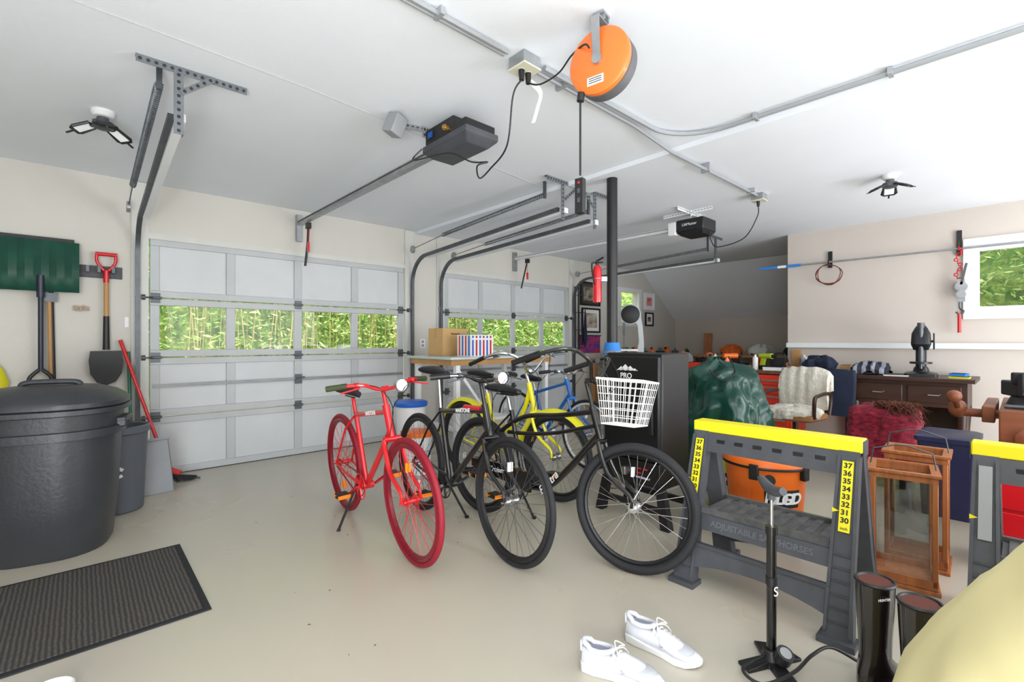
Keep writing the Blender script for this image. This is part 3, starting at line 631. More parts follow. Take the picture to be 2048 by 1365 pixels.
bp=nt.nodes.new('ShaderNodeBump');bp.inputs['Strength'].default_value=.6;bp.inputs['Distance'].default_value=.01;nt.links.new(ma.outputs[0],bp.inputs['Height']);nt.links.new(bp.outputs[0],p.inputs['Normal'])
T=Thing('door_mat',(-.2,2.94,0),'dark ribbed rectangular floor mat on the concrete','mat')
T.part('carpet',B().bx((-.62,-.43,.002),(.61,.43,.010)),mm);T.part('border',B().bx((-.65,-.46,0),(.64,.46,.006)),rub,bev=.002)
T=Thing('pet_bowl',(-.075,2.23,0),'white round bowl on the floor by the mat','bowl')
T.part('bowl',B().lathe([(.05,0),(.06,.03),(.065,.033),(.06,.036),(.05,.028),(.04,.012),(.01,.01)]),whp)
rnd=random.Random(11);b=B()
for i in range(24):
    x=rnd.uniform(.6,2.0);y=rnd.uniform(.9,4.4);a=rnd.random()*6;s_=rnd.uniform(.004,.010)
    b.add([(x+s_*math.cos(a),y+s_*math.sin(a),.0015),(x-s_*.3*math.sin(a),y+s_*.3*math.cos(a),.004),(x-s_*math.cos(a),y-s_*math.sin(a),.0015),(x+s_*.3*math.sin(a),y-s_*.3*math.cos(a),.001)],[(0,1,2,3)])
solo('floor_debris',b,mat('debris_brown',(90,75,58),.9),'scattered tiny dry leaf flakes on the concrete floor','debris',kind='stuff')

# ---------- table + boxes + buckets
T=Thing('work_table',(3.5,4.32,0),'white topped work table on white steel legs','table',world=True)
T.part('table_top',B().bx((2.75,3.9,1.02),(4.3,4.75,1.045)),mat('table_top_paint',(205,218,214),.5,noise=.12,scale=4),bev=.004)
T.part('apron',B().bx((2.78,3.93,.96),(4.27,3.97,1.02)).bx((2.78,4.68,.96),(4.27,4.72,1.02)).bx((2.78,3.97,.96),(2.82,4.68,1.02)).bx((4.23,3.97,.96),(4.27,4.68,1.02)),wood)
for x in(2.86,4.18):
    for y in(3.95,4.7): T.part('leg',B().bar((x,y,.0),(x,y,.96),.05,.05),whp)
    T.part('stretcher',B().bar((x,3.95,.3),(x,4.7,.3),.03,.05),whp)
T.part('diagonal_brace',B().bar((2.86,3.95,.93),(3.2,3.95,.5),.02,.03),whp)
T=Thing('cardboard_box',(3.12,4.48,1.045),'brown cardboard carton on the work table','box',rz=.15)
T.part('carton',B().bx((-.19,-.12,0),(.19,.12,.31)),card,bev=.003);T.part('packing_tape',B().bx((-.191,-.025,.2),(.191,.025,.312)),mat('tape_tan',(190,150,95),.3))
T.text('Panasonic',(0,-.122,.25),(1,0,0),(0,0,1),.035,bk);
T=Thing('striped_box',(3.22,4.1,1.045),'red white and blue striped carton on the work table','box',rz=.1)
T.part('carton',B().bx((-.17,-.11,0),(.17,.11,.235)),wh,bev=.003)
pb_=mat('print_blue',(50,100,190),.5)
for i in range(6): T.part('printed_stripe',B().bx((-.155+.054*i,-.1115,.01),(-.13+.054*i,-.11,.225)),red if i%2 else pb_)
for i in range(4): T.part('printed_stripe',B().bx((-.1715,-.09+.05*i,.01),(-.17,-.068+.05*i,.225)),red if i%2 else pb_)
T.part('label_band',B().bx((-.172,-.113,.18),(.171,-.11,.20)),wh)
T=Thing('storage_bucket',(2.5,4.25,0),'white bucket with bright blue lid under the table','bucket',group='lidded buckets')
T.part('body',B().lathe([(.13,0),(.15,.55)]),whp);T.part('lid',B().lathe([(.165,.55),(.17,.56),(.17,.59),(.15,.6),(.02,.6)]),blue)
T=Thing('storage_bucket',(2.30,3.80,0),'white bucket with orange rim beside the bicycles','bucket',group='lidded buckets')
T.part('body',B().lathe([(.12,0),(.14,.34)]),whp);T.part('lid',B().lathe([(.15,.34),(.152,.38),(.13,.385),(.02,.385)]),orange)
T.part('bail_handle',B().tube(smooth([(-.15,0,.34),(-.13,-.1,.26),(0,-.17,.22),(.13,-.1,.26),(.15,0,.34)]),.004,6),steel)
T=Thing('paint_tub',(3.15,3.72,0),'white and tan lidded tub beneath the table','tub')
T.part('body',B().lathe([(.12,0),(.13,.42)]),mat('tan_label',(200,180,150),.6));T.part('lid',B().lathe([(.14,.42),(.14,.45),(.02,.455)]),whp)

# ---------- smoker
T=Thing('smoker_cabinet',(2.98,1.80,0),'black upright electric smoker cabinet on a short stand','smoker',rz=-.06)
smB=mat('smoker_black',(14,14,16),.45,coat=.05)
T.part('body',B().bx((-.19,-.23,.24),(.13,.23,1.13)),smB,bev=.01)
T.part('door',B().bx((-.225,-.225,.42),(-.193,.225,1.11)),smB,bev=.008)
T.part('lower_panel',B().bx((-.215,-.225,.25),(-.193,.225,.41)),smB,bev=.005)
T.part('door_handle',B().bar((-.24,-.18,.6),(-.24,-.18,.85),.025,.02,up=(1,0,0)),blk,bev=.004)
T.text('PRO',(-.2265,0.03,.975),(0,-1,0),(0,0,1),.05,wh,bold=.001)
b=B()
for y0,h,w_ in((.07,.03,.04),(.035,.045,.05),(-.005,.035,.045),(-.04,.02,.03)): b.add([(-.2268,y0+w_,1.01),(-.2268,y0-w_,1.01),(-.2268,y0,1.01+h),(-.2268,y0,1.018)],[(0,3,2),(3,1,2)])
T.part('mountain_logo',b,wh)
T.part('rating_plate',B().box((-.2265,.03,.94),(.002,.14,.006)),wh)
T.part('control_knob',B().cyl((-.215,.03,.33),(-.245,.03,.33),.03,n=20).box((-.248,.03,.33),(.006,.008,.05)),steel)
for q in((-.07,.36),(-.07,.33),(-.12,.36)): T.part('indicator_mark',B().box((-.216,*q),(.003,.03,.010)),red)
T.text('MASTERBUILT',(-.216,-.1,.3),(0,-1,0),(0,0,1),.018,wh)
for x in(-.19,.13):
    for y in(-.22,.22):
        s=.05 if y>0 else -.05
        T.part('leg',B().hexa([(x-.04,y+s-.03,0),(x+.02,y+s-.03,0),(x+.02,y+s+.03,0),(x-.04,y+s+.03,0)],[(x-.02,y-.03,.25),(x+.02,y-.03,.25),(x+.02,y+.03,.25),(x-.02,y+.03,.25)]),blk)
    T.part('stand_rail',B().bar((x,-.25,.1),(x,.25,.1),.03,.04),blk)

# ---------- drape
def drape(levels,c,n=72,folds=9,amp=.05,seed=1,sx=1,sy=1,pw=2.0,wr=0,fr=6,sub=1,sag=.015):
    rnd=random.Random(seed);ph=[rnd.random()*6 for _ in range(5)];rings=[]
    LV=[]
    for i in range(len(levels)-1):
        for k in range(sub):
            t=k/sub;LV.append(tuple(levels[i][j]*(1-t)+levels[i+1][j]*t for j in(0,1)))
    LV.append(levels[-1])
    for z,r in LV:
        ring=[]
        for k in range(n):
            a=2*pi*k/n;f=1+amp*(math.sin(folds*a+ph[0]+z*3)+.6*math.sin((folds*2+1)*a+ph[1]-z*5)+.5*math.sin(3*a+ph[2]))*min(1,r/levels[0][1]*1.2)
            ca,sa=math.cos(a),math.sin(a);q=(abs(ca)**pw+abs(sa)**pw)**(-1/pw)
            P=V((ca*q*r*f*sx,sa*q*r*f*sy,z+sag*math.sin(5*a+ph[3]+r*20)))
            if wr:
                N=P*fr+V((seed*3.1,0,0)); d=(.5-abs(NZ.noise(N)))*1.0+(.5-abs(NZ.noise(N*2.3)))*.5-.6
                P=P+V((ca,sa,.5))*d*wr*2
            ring.append(P+V(c))
        rings.append(ring)
    return B().loft(rings)
tarp=mat('green_tarp',(12,64,53),.3,noise=.15,scale=3,bump=.25,bscale=9)
T=Thing('covered_grill',(4.02,1.78,0),'grill wrapped in a crumpled dark green tarp','covered grill')
T.part('tarp',drape([(.04,.34),(.2,.36),(.4,.40),(.6,.40),(.72,.375),(.84,.33),(.93,.28),(.99,.21),(1.04,.12),(1.07,.03)],(0,0,0.02),folds=6,amp=.04,pw=3.0,wr=.055,fr=3.4,sub=5,n=140,sx=.85),tarp,ang=75)
T.part('tie_cord',B().tube(smooth([(-.25,-.05,.98),(-.26,-.15,.9),(-.16,-.22,.96),(.0,-.1,1.08)]),.006,6),rub)
for i,(x,y,h,lab) in enumerate([(3.50,1.46,.45,'lime green and black power tool case beside the smoker'),(3.72,1.18,.30,'lime green tool bag on the floor')]):
    T=Thing('tool_case',(x,y,0),lab,'tool case',rz=.3*i,group='green tool cases')
    T.part('body',B().bx((-.1,-.12,0),(.1,.12,h)),lime,bev=.02);T.part('trim_band',B().bx((-.104,-.124,h*.4),(.104,.124,h*.6)),blk,bev=.005)
    T.part('handle',B().tube([(0,-.07,h-.01),(0,-.06,h+.04),(0,.06,h+.04),(0,.07,h-.01)],.01,6),blk)
    T.text('RYOBI',(-.106,0,h*.5),(0,-1,0),(0,0,1),.05,wh,bold=.001)

# ---------- shop vac
T=Thing('shop_vacuum',(3.17,1.10,0),'orange wet dry shop vacuum with black casters','vacuum cleaner',rz=.2)
T.part('tank',B().lathe([(.17,.09),(.2,.1),(.225,.44),(.235,.46)],n=48),orange)
T.part('lid',B().lathe([(.24,.465),(.245,.47),(.245,.50),(.23,.52),(.18,.55),(.1,.565),(.02,.57)],n=48),orange)
T.part('latch_band',B().lathe([(.248,.455),(.25,.462),(.248,.47)],n=48),blk)
T.part('motor_cap',B().lathe([(.12,.55),(.12,.60),(.1,.62),(.02,.625)]),mat('vac_grey',(60,60,62),.5))
T.part('handle',B().tube([(0,-.1,.61),(0,-.09,.66),(0,.09,.66),(0,.1,.61)],.014,8),blk)
for k in range(5):
    a=k*2*pi/5+.3;T.part('caster',B().cyl((.2*math.cos(a),.2*math.sin(a)-.012,.035),(.2*math.cos(a),.2*math.sin(a)+.012,.035),.035,n=16).box((.19*math.cos(a),.19*math.sin(a),.08),(.06,.06,.04)),blk)
la=math.radians(211)
def vr(z): return .2+.025*(z-.1)/.34
vs=[];fs=[];n=12
for k in range(n+1):
    a=la-.42+.95*k/n
    for z in(.235,.34): r_=vr(z)+.002; vs.append((r_*math.cos(a),r_*math.sin(a),z))
for k in range(n): fs.append((2*k,2*k+2,2*k+3,2*k+1))
T.part('label_panel',B().add(vs,fs),bk)
for i,ch in enumerate('RIDGID'):
    a=la-.31+i*.148; rr_=vr(.287)+.004; T.text(ch,(rr_*math.cos(a),rr_*math.sin(a),.287),(-math.sin(a),math.cos(a),0),(.08*math.cos(a),.08*math.sin(a),1),.09,wh,bold=.003,shear=.15)
ca,sa=math.cos(la-.3),math.sin(la-.3)
T.part('hose_port',B().cyl((.2*ca,.2*sa,.40),(.24*ca,.24*sa,.40),.03,n=20),blk)
for a in(la-.65,la+.62): T.part('latch',B().box((.24*math.cos(a),.24*math.sin(a),.44),(.03,.05,.09),R=Euler((0,0,a))),blk,bev=.005)

# ---------- sawhorses
def sawhorse(c,lab,rz=0,nums_on=True):
    T=Thing('sawhorse',(c[0],c[1],0),lab,'sawhorse',rz=rz,group='folding sawhorses')
    ln=.37
    T.part('top_beam',B().bx((-.05,-ln,.735),(.05,ln,.79)), yel,bev=.006)
    for s in(-1,1): T.part('beam_cap',B().bx((-.04,s*ln,.72),(.04,s*(ln+.004),.785)),dgrey)
    for s in(-1,1):
        def X(z): return s*(.05+(.74-z)/.74*.21)
        e=T.sub('leg_frame')
        for t in(-1,1):
            def ring(z,w,yc): 
                x=X(z);return [(x-s*.05,yc-w/2,z),(x,yc-w/2,z),(x,yc+w/2,z),(x-s*.05,yc+w/2,z)]
            zz=[(.0,.115,t*.325),(.03,.105,t*.325),(.25,.085,t*.325),(.74,.075,t*.325)]
            bl=B().loft([[V(p) for p in ring(*q)] for q in zz])
            for dy in(-.033,.033): bl.bar((X(.04)+s*.005,t*.325+dy*1.3,.04),(X(.72)+s*.005,t*.325+dy,.72),.012,.012)
            for k in range(6): z=.08+.05*k; bl.bar((X(z)+s*.003,t*.325-.035,z),(X(z)+s*.003,t*.325+.035,z),.006,.008)
            bl.box((X(0)-s*.02,t*.325,.012),(.09,.13,.024))
            T.part('leg',bl,dgrey,parent=e)
            ypl=t*.325
            T.part('height_scale',B().hexa([(X(.42)+s*.004,ypl-.02,.42),(X(.42)+s*.010,ypl-.02,.42),(X(.42)+s*.010,ypl+.02,.42),(X(.42)+s*.004,ypl+.02,.42)],[(X(.7)+s*.004,ypl-.02,.70),(X(.7)+s*.010,ypl-.02,.70),(X(.7)+s*.010,ypl+.02,.70),(X(.7)+s*.004,ypl+.02,.70)]),yel if nums_on else grey,parent=e)
            if s<0:
                if nums_on:
                    for i,nu in enumerate(['37','36','35','34','33','32','31','30']):
                        z=.682-i*.031; T.text(nu,(X(z)-.0112,ypl,z),(0,-1,0),(.28,0,1),.03,bk,'numeral',bold=.0008)
                    T.text('inch',(X(.434)-.0112,ypl,.434),(0,-1,0),(.28,0,1),.016,bk,'numeral')
                T.part('scale_pointer',B().add([(X(.5)-.014,ypl+.045,.51),(X(.5)-.014,ypl+.02,.50),(X(.5)-.014,ypl+.045,.49)],[(0,1,2)]),yel)
        b=B().hexa([(X(.64)-s*.03,-.29,.64),(X(.64),-.29,.64),(X(.64),.29,.64),(X(.64)-s*.03,.29,.64)],[(X(.735)-s*.03,-.29,.735),(X(.735),-.29,.735),(X(.735),.29,.735),(X(.735)-s*.03,.29,.735)])
        for k in range(6): b.box((X(.7)+s*.001,-.22+.088*k,.695),(.006,.04,.018),1)
        T.part('upper_panel',b,[dgrey,blk],parent=e)
        b=B();Nn=10;rings=[]
        for k in range(Nn+1):
            t=-1+2*k/Nn;y_=t*.29;zb_=.09+.04*(1-t*t);zt=.20
            rings.append([V((X(zb_)-s*.03,y_,zb_)),V((X(zb_)+s*.002,y_,zb_)),V((X(zt)+s*.002,y_,zt)),V((X(zt)-s*.03,y_,zt))])
        b.loft(rings); b.bar((X(.2)+s*.004,-.29,.2),(X(.2)+s*.004,.29,.2),.015,.015)
        T.part('lower_rail',b,dgrey,parent=e)
        b=B().hexa([(X(.27)-s*.02,-.29,.27),(X(.27),-.29,.27),(X(.27),.29,.27),(X(.27)-s*.02,.29,.27)],[(X(.34)-s*.02,-.29,.34),(X(.34),-.29,.34),(X(.34),.29,.34),(X(.34)-s*.02,.29,.34)])
        T.part('middle_panel',b,dgrey,parent=e)
        if s<0 and nums_on: T.text('ADJUSTABLE SAWHORSES',(X(.307)-.0015,0,.307),(0,-1,0),(.28,0,1),.038,mat('raised_grey',(96,98,103),.5),bold=.0008)
    b=B().bx((-.15,-.28,.335),(.15,.28,.35))
    for k in range(9): b.bx((-.13,-.25+.06*k,.35),(.13,-.22+.06*k,.358))
    for x in(-.14,.14): b.bx((x-.01,-.28,.35),(x+.01,.28,.37))
    T.part('tray',b,mat('dusty_plastic',(98,97,97),.8,noise=.45,scale=18))
sawhorse((2.48,.83),'black and yellow folding sawhorse with height scales')
sawhorse((2.80,-.22),'black and yellow folding sawhorse partly behind yellow cover',nums_on=False)

# ---------- pump
T=Thing('bicycle_pump',(1.91,.64,0),'black floor bicycle pump with gauge and hose','bicycle pump',rz=.4)
T.part('barrel',B().cyl((0,0,.05),(0,0,.50),.017,n=20).cyl((0,0,.49),(0,0,.52),.021,n=20),blkg)
T.part('shaft',B().cyl((0,0,.5),(0,0,.645),.006),steel)
T.part('handle',B().tube([(-.0,-.085,.675),(0,-.04,.66),(0,0,.655),(0,.04,.66),(0,.085,.675)],[.014,.019,.02,.019,.014],12).cyl((0,0,.62),(0,0,.655),.015).xf(Matrix.Rotation(-1.2,4,'Z')),dgrey)
b=B()
for a in(.2,2.2,3.6,5.5):
    c_,s_=math.cos(a),math.sin(a)
    b.hexa([(-.02*s_,.02*c_,0),(.02*s_,-.02*c_,0),(.12*c_+.03*s_,.12*s_-.03*c_,0),(.12*c_-.03*s_,.12*s_+.03*c_,0)],[(-.02*s_,.02*c_,.03),(.02*s_,-.02*c_,.03),(.12*c_+.03*s_,.12*s_-.03*c_,.012),(.12*c_-.03*s_,.12*s_+.03*c_,.012)])
b.cyl((0,0,0),(0,0,.06),.04,.028,n=20)
T.part('foot_plate',b,blk,bev=.003)
T.part('gauge',B().cyl((-.03,-.03,.045),(-.045,-.042,.08),.03,n=24),blk);T.part('gauge_face',B().cyl((-.045,-.042,.08),(-.046,-.0427,.082),.02,n=24),grey)
T.part('hose',B().tube(smooth([(-.03,.03,.04),(-.12,.1,.03),(-.16,.04,.02),(-.1,-.06,.05),(.0,-.13,.07),(.08,-.2,.07),(.12,-.29,.02)],8),.006,8),blk)
T.part('hose_clip',B().cyl((0,0,.3),(0,0,.33),.020,n=16),blk)
T.text('S',(-.014,-.014,.28),(.7,-.7,0),(0,0,1),.05,wh,'logo')

# ---------- sneakers
def sneaker(heel,toe,lab,mir=1):
    h=V((*heel,0));t=V((*toe,0));d=t-h
    T=Thing('sneaker',h,lab,'shoe',rz=math.atan2(d.y,d.x),group='white sneakers')
    outl=[(0,.012,0),(.01,.028,0),(.05,.036,0),(.11,.033,.002),(.16,.036,.004),(.21,.046,.006),(.25,.045,.004),(.28,.033,0),(.296,.016,-.004),(.30,.004,-.006)]
    def rg(x,hw,cy,z0,z1,top=1):
        n=16;R=[]
        for k in range(n):
            a=2*pi*k/n;R.append(V((x,cy*mir+hw*math.cos(a)*(1 if math.sin(a)<0.1 else top),z0+(z1-z0)*(.5+.5*math.sin(a)))))
        return R
    def rs(x,hw,cy,z0,z1): return [V((x,cy*mir-hw,z0)),V((x,cy*mir+hw,z0)),V((x,cy*mir+hw+.004,z1)),V((x,cy*mir-hw-.004,z1))]
    sw=mat('shoe_white',(205,206,213),.7,bump=.15,bscale=90)
    T.part('sole',B().loft([rs(x,hw,cy,0 if x<.24 else (x-.24)*.2,.026+(.01 if x<.1 else 0)) for x,hw,cy in outl]),mat('sole_white',(222,222,222),.55),bev=.004)
    tops=[.075,.085,.082,.078,.092,.074,.055,.045,.036,.028]
    T.part('upper',B().loft([rg(x+(.003 if i==0 else 0),hw*.97,cy,.015,tops[i],.72) for i,(x,hw,cy) in enumerate(outl)]),sw,ang=70)
    T.part('ankle_collar',B().tube([V((.065+.055*math.cos(a),.026*math.sin(a),.088+.008*math.cos(a)*math.cos(a)+(.008 if math.cos(a)<-.6 else 0))) for a in [2*pi*k/28 for k in range(28)]],.009,8,closed=True),sw)
    T.part('lining',B().lathe([(.05,0),(.048,.004)],c=(.065,0,.084),sx=1.05,sy=.5,n=24),mat('lining_grey',(132,136,150),.9))
    T.part('toe_mesh',B().ell((.225,.004*mir,.045),(.05,.036,.018)),mat('mesh_grey',(178,180,186),.8,bump=.4,bscale=300))
    b=B()
    for k in range(6):
        x=.125+.016*k;z=.095-.006*k
        b.tube(smooth([(x-.004,-.028,z-.02),(x,-.01,z+.003),(x+.004,.01,z+.003),(x+.008,.028,z-.02)],4),.0028,6)
    for s in(-1,1): b.tube(smooth([(.13,0,.1),(.12,s*.03,.11),(.15,s*.05,.09),(.14,s*.025,.1),(.13,0,.1)],6),.0022,6); b.tube(smooth([(.13,0,.1),(.15,s*.035,.09),(.165,s*.055,.06)],6),.0022,6)
    T.part('laces',b,wh)
    T.part('heel_tab',B().box((.002,0,.085),(.008,.02,.04)),sw,bev=.003)
    T.text('>',(.16,-.0395 if mir>0 else -.044,.045),(1,0,0),(0,0.2,1),.03,mat('logo_grey',(150,152,160),.5),'emblem')
sneaker((1.375,1.115),(1.49,.85),'white lace-up sneaker with laces undone',1); sneaker((1.645,1.10),(1.70,.79),'white lace-up sneaker beside its twin',-1)

# ---------- boots
def boot(x,y,rz,lab):
    T=Thing('rain_boot',(x,y,0),lab,'boot',rz=rz,group='tall black rain boots')
    bm_=mat('boot_rubber',(24,18,18),.12,coat=.8)
    def e(cx,z,a,b_,n=24): return [V((cx+a*math.cos(2*pi*k/n),b_*math.sin(2*pi*k/n),z)) for k in range(n)]
    T.part('shaft',B().loft([e(.06,.0,.125,.042),e(.06,.03,.13,.046),e(.045,.06,.115,.046),e(.015,.09,.08,.045),e(0,.13,.052,.042),e(0,.2,.052,.045),e(0,.3,.057,.051),e(0,.37,.06,.054),e(0,.39,.061,.055)],cap=True),bm_,ang=60)
    T.part('cuff',B().tube(e(0,.39,.058,.052),.006,6,closed=True),blk)
    T.part('lining',B().loft([e(0,.386,.052,.046),e(0,.391,.05,.044)]),mat('boot_lining',(92,46,38),.9))
    T.part('sole',B().loft([e(.06,0,.13,.046),e(.06,.018,.134,.05)]),blk)
    T.text('HUNTER',(-.03,-.0545,.355),(1,-.1,0),(0,0,1),.012,wh)
boot(2.01,.345,-.49,'tall glossy black rain boot standing on floor'); boot(1.945,.22,-.49,'tall glossy black rain boot near the yellow cover')

# ---------- lanterns
def lantern(x,y,rz,lab,h=.6):
    T=Thing('wooden_lantern',(x,y,0),lab,'lantern',rz=rz,group='wooden floor lanterns')
    w=.13;t=.022
    T.part('base',B().bx((-w,-w,.02),(w,w,.035)).bx((-w-.01,-w-.01,0),(w+.01,w+.01,.02)),woodo,bev=.003)
    for sx in(-1,1):
        for sy in(-1,1): T.part('corner_post',B().bx((sx*w-sx*t,sy*w-sy*t,.035),(sx*w,sy*w,h-.03)),woodo,bev=.003)
    b=B();b2=B()
    for s in(-1,1):
        b.bx((-w,s*w,h-.03),(w,s*w-s*t,h));b.bx((s*w,-w+t,h-.03),(s*w-s*t,w-t,h))
        b2.bx((-w,s*w,.035),(w,s*w-s*.018,.065));b2.bx((s*w,-w+.018,.035),(s*w-s*.018,w-.018,.065))
    T.part('upper_frame',b,woodo);T.part('lower_frame',b2,woodo)
    T.part('top_rim',B().bx((-w-.012,-w-.012,h),(w+.012,-w+.024,h+.012)).bx((-w-.012,w-.024,h),(w+.012,w+.012,h+.012)).bx((-w-.012,-w+.024,h),(-w+.024,w-.024,h+.012)).bx((w-.024,-w+.024,h),(w+.012,w-.024,h+.012)),woodo)
    for s in(-1,1):
        T.part('glass_pane',B().bx((-w+t,s*(w-.014),.065),(w-t,s*(w-.012),h-.03)),lglass);T.part('glass_pane',B().bx((s*(w-.014),-w+t,.065),(s*(w-.012),w-t,h-.03)),lglass)
    T.part('bail_handle',B().tube([(0,-w,h+.01),(0,-w*.9,h+.09),(0,-.02,h+.12),(0,.02,h+.12),(0,w*.9,h+.09),(0,w,h+.01)],.004,6),galvd)
lantern(3.10,.42,.15,'open wooden floor lantern with glass sides in front',.56); lantern(3.42,.40,.05,'open wooden floor lantern with glass sides behind another',.60)

# ---------- yellow cover
T=Thing('covered_armchair',(1.5,-.42,0),'armchair draped in a pale yellow fabric cover','covered furniture')
T.part('cover',drape([(0.015,.69),(.2,.675),(.41,.638),(.52,.575),(.61,.52),(.72,.455),(.827,.405),(.93,.33),(1.0,.24),(1.04,.12),(1.05,.03)],(0,0,0),folds=4,amp=.01,pw=2.0,n=96,sub=3,wr=.012,fr=2.5),mat('cream_fabric',(230,219,165),.85,noise=.04,scale=4,bump=.3,bscale=7),ang=80)

# ---------- right workbench, bin, textile
T=Thing('woodworking_bench',(4.5,-.7,0),'old oak woodworking bench with wooden vise','workbench',world=True)
T.part('bench_top',B().bx((4.12,-1.7,.71),(5.0,.10,.80)),woodb,bev=.006)
for x in(4.2,4.92):
    for y in(-1.6,-.02): T.part('leg',B().bx((x-.05,y-.05,0),(x+.05,y+.05,.71)),woodb)
v=T.sub('wooden_vise')
T.part('jaw',B().bx((4.0,-.7,.57),(4.10,.10,.80)),woodb,parent=v,bev=.008)
for y in(-.02,-.55): T.part('screw',B().cyl((3.90,y,.66),(4.12,y,.66),.03,n=20).lathe([(.03,0),(.055,.01),(.06,.04),(.04,.06)],c=(3.86,y,.66),ax='x'),woodb,parent=v)
T.part('end_jaw',B().bx((4.2,.12,.70),(4.9,.18,.80)).cyl((4.35,.1,.74),(4.35,.3,.74),.028),woodb,parent=v,bev=.006)
T.part('handle',B().cyl((4.12,.30,.86),(4.35,.30,.76),.016).ell((4.11,.30,.86),(.04,.04,.04)).ell((4.35,.3,.76),(.05,.05,.06)),woodb,parent=v)
T=Thing('bench_vise',(4.5,0,.80),'heavy black iron bench vise on the oak bench','vise',rz=.4)
irn=mat('vise_iron',(58,58,64),.5,.4,noise=.3)
T.part('base',B().cyl((0,0,0),(0,0,.05),.08,.06,n=20),irn);T.part('body',B().bx((-.05,-.05,.05),(.16,.05,.15)).bx((-.05,-.07,.13),(-.01,.07,.21)),irn,bev=.01)
T.part('moving_jaw',B().bx((-.14,-.07,.06),(-.09,.07,.21)).bx((-.16,-.04,.06),(-.05,.04,.13)),irn,bev=.01);T.part('screw',B().cyl((-.25,0,.09),(-.1,0,.09),.015).cyl((-.24,-.1,.09),(-.24,.1,.09),.007),steel)
T=Thing('shop_cloth',(4.62,-.34,.825),'crumpled grey work cloth on the oak bench','cloth')
T.part('cloth',drape([(0,.2),(.05,.2),(.1,.15),(.16,.08),(.2,.02)],(0,0,0),folds=6,amp=.12,n=60,wr=.03,fr=9,sub=3),mat('grey_cloth',(80,78,82),.95,noise=.5,scale=12,bump=.6,bscale=30))
T=Thing('pipe_clamp',(4.2,-.15,.80),'red iron clamp lying on the oak bench','clamp',world=True)
T.part('bar',B().cyl((4.17,.08,.813),(4.22,-.5,.813),.012),galvd);T.part('jaw',B().box((4.18,-.08,.822),(.06,.13,.04),R=Euler((0,0,.1))),red,bev=.008)
T=Thing('storage_bin',(4.55,.36,0),'navy blue plastic storage bin under the bench','storage bin')
T.part('body',B().loft([rrect(.19,.13,.03,0),rrect(.22,.15,.03,.52)]),navyp);T.part('lid',B().loft([rrect(.235,.165,.03,.52),rrect(.235,.165,.03,.55),rrect(.21,.14,.03,.56)]),navyp)
T=Thing('covered_stool',(5.12,.82,0),'stool draped with red woven blankets and brown fringe','covered stool')
kil=mat('woven_red',(168,40,62),.95,col2=(92,16,38),scale=22,bump=.5,bscale=60,stretch=(1,1,2.2))
T.part('blanket',drape([(.12,.25),(.3,.25),(.45,.25),(.60,.24),(.65,.2),(.67,.05)],(0,0,0),folds=7,amp=.03,pw=4,n=90,wr=.02,fr=5,sub=5,sag=.005),kil,ang=60)
for x in(-.15,.15):
    for y in(-.15,.15): T.part('leg',B().bx((x-.02,y-.02,0),(x+.02,y+.02,.3)),woodd)
b=B()
for k in range(300):
    a=random.random()*6.28;r=random.random()*.13;p0=V((-.1+r*math.cos(a),-.10+r*math.sin(a),.66));b.tube([p0,p0+V((random.uniform(-.04,.04),random.uniform(-.04,.04),.04)),p0+V((random.uniform(-.14,.06),random.uniform(-.16,.05),-.0+random.uniform(-.14,.04)))],[.006,.005,.001],4)
T.part('fringe',b,mat('brown_fur',(94,52,36),.95))
T=Thing('red_toolbox',(3.72,-.14,0),'red metal toolbox standing on the floor','toolbox')
T.part('body',B().bx((-.2,-.25,0),(.1,.25,.5)),red,bev=.01)
for i in range(3): T.part('drawer',B().bx((-.215,-.23,.05+i*.15),(-.2,.23,.18+i*.15)),red,bev=.004)
T.part('handle',B().tube([(0,-.1,.5),(0,-.09,.54),(0,.09,.54),(0,.1,.5)],.01,8),blk)

# ---------- long counter and desk
ctop=mat('counter_top',(112,78,54),.5,noise=.3,scale=6)
T=Thing('workbench_counter',(6.5,2.6,0),'long wooden counter with open base beneath clutter','workbench',world=True)
T.part('top',B().bx((6.18,1.36,.81),(6.84,2.05,.85)).bx((6.18,2.05,.81),(7.0,3.6,.85)),ctop,bev=.004)
for x,y in((6.22,3.55),(6.95,3.55),(6.22,2.52),(6.8,1.42)): T.part('leg',B().bx((x-.03,y-.03,0),(x+.03,y+.03,.81)),woodd)
T.part('shelf',B().bx((6.25,2.62,.2),(6.95,3.6,.23)),woodd)
T=Thing('tool_chest',(6.42,2.16,0),'red metal tool chest with five drawers','tool chest',world=True)
tr_=mat('tool_chest_red',(215,56,34),.35)
T.part('body',B().bx((6.2,1.86,.1),(6.75,2.46,.80)),tr_,bev=.006)
z=.13
for hgt in(.16,.14,.12,.1,.08):
    o=T.part('drawer',B().bx((6.182,1.89,z),(6.2,2.43,z+hgt-.015)),tr_,bev=.003)
    T.part('handle',B().bx((6.168,1.92,z+hgt-.04),(6.183,2.40,z+hgt-.022)),steel,parent=o);z+=hgt+.008
for y in(1.95,2.37): T.part('caster',B().cyl((6.28,y-.015,.05),(6.28,y+.015,.05),.05),blk);T.part('caster',B().cyl((6.65,y-.015,.05),(6.65,y+.015,.05),.05),blk)
T=Thing('wooden_desk',(6.45,.82,0),'dark walnut antique desk with two drawers','desk',world=True)
T.part('top',B().bx((6.12,.30,.81),(6.79,1.34,.85)),woodd,bev=.006)
T.part('case',B().bx((6.2,.36,.56),(6.78,1.28,.81)),woodd)
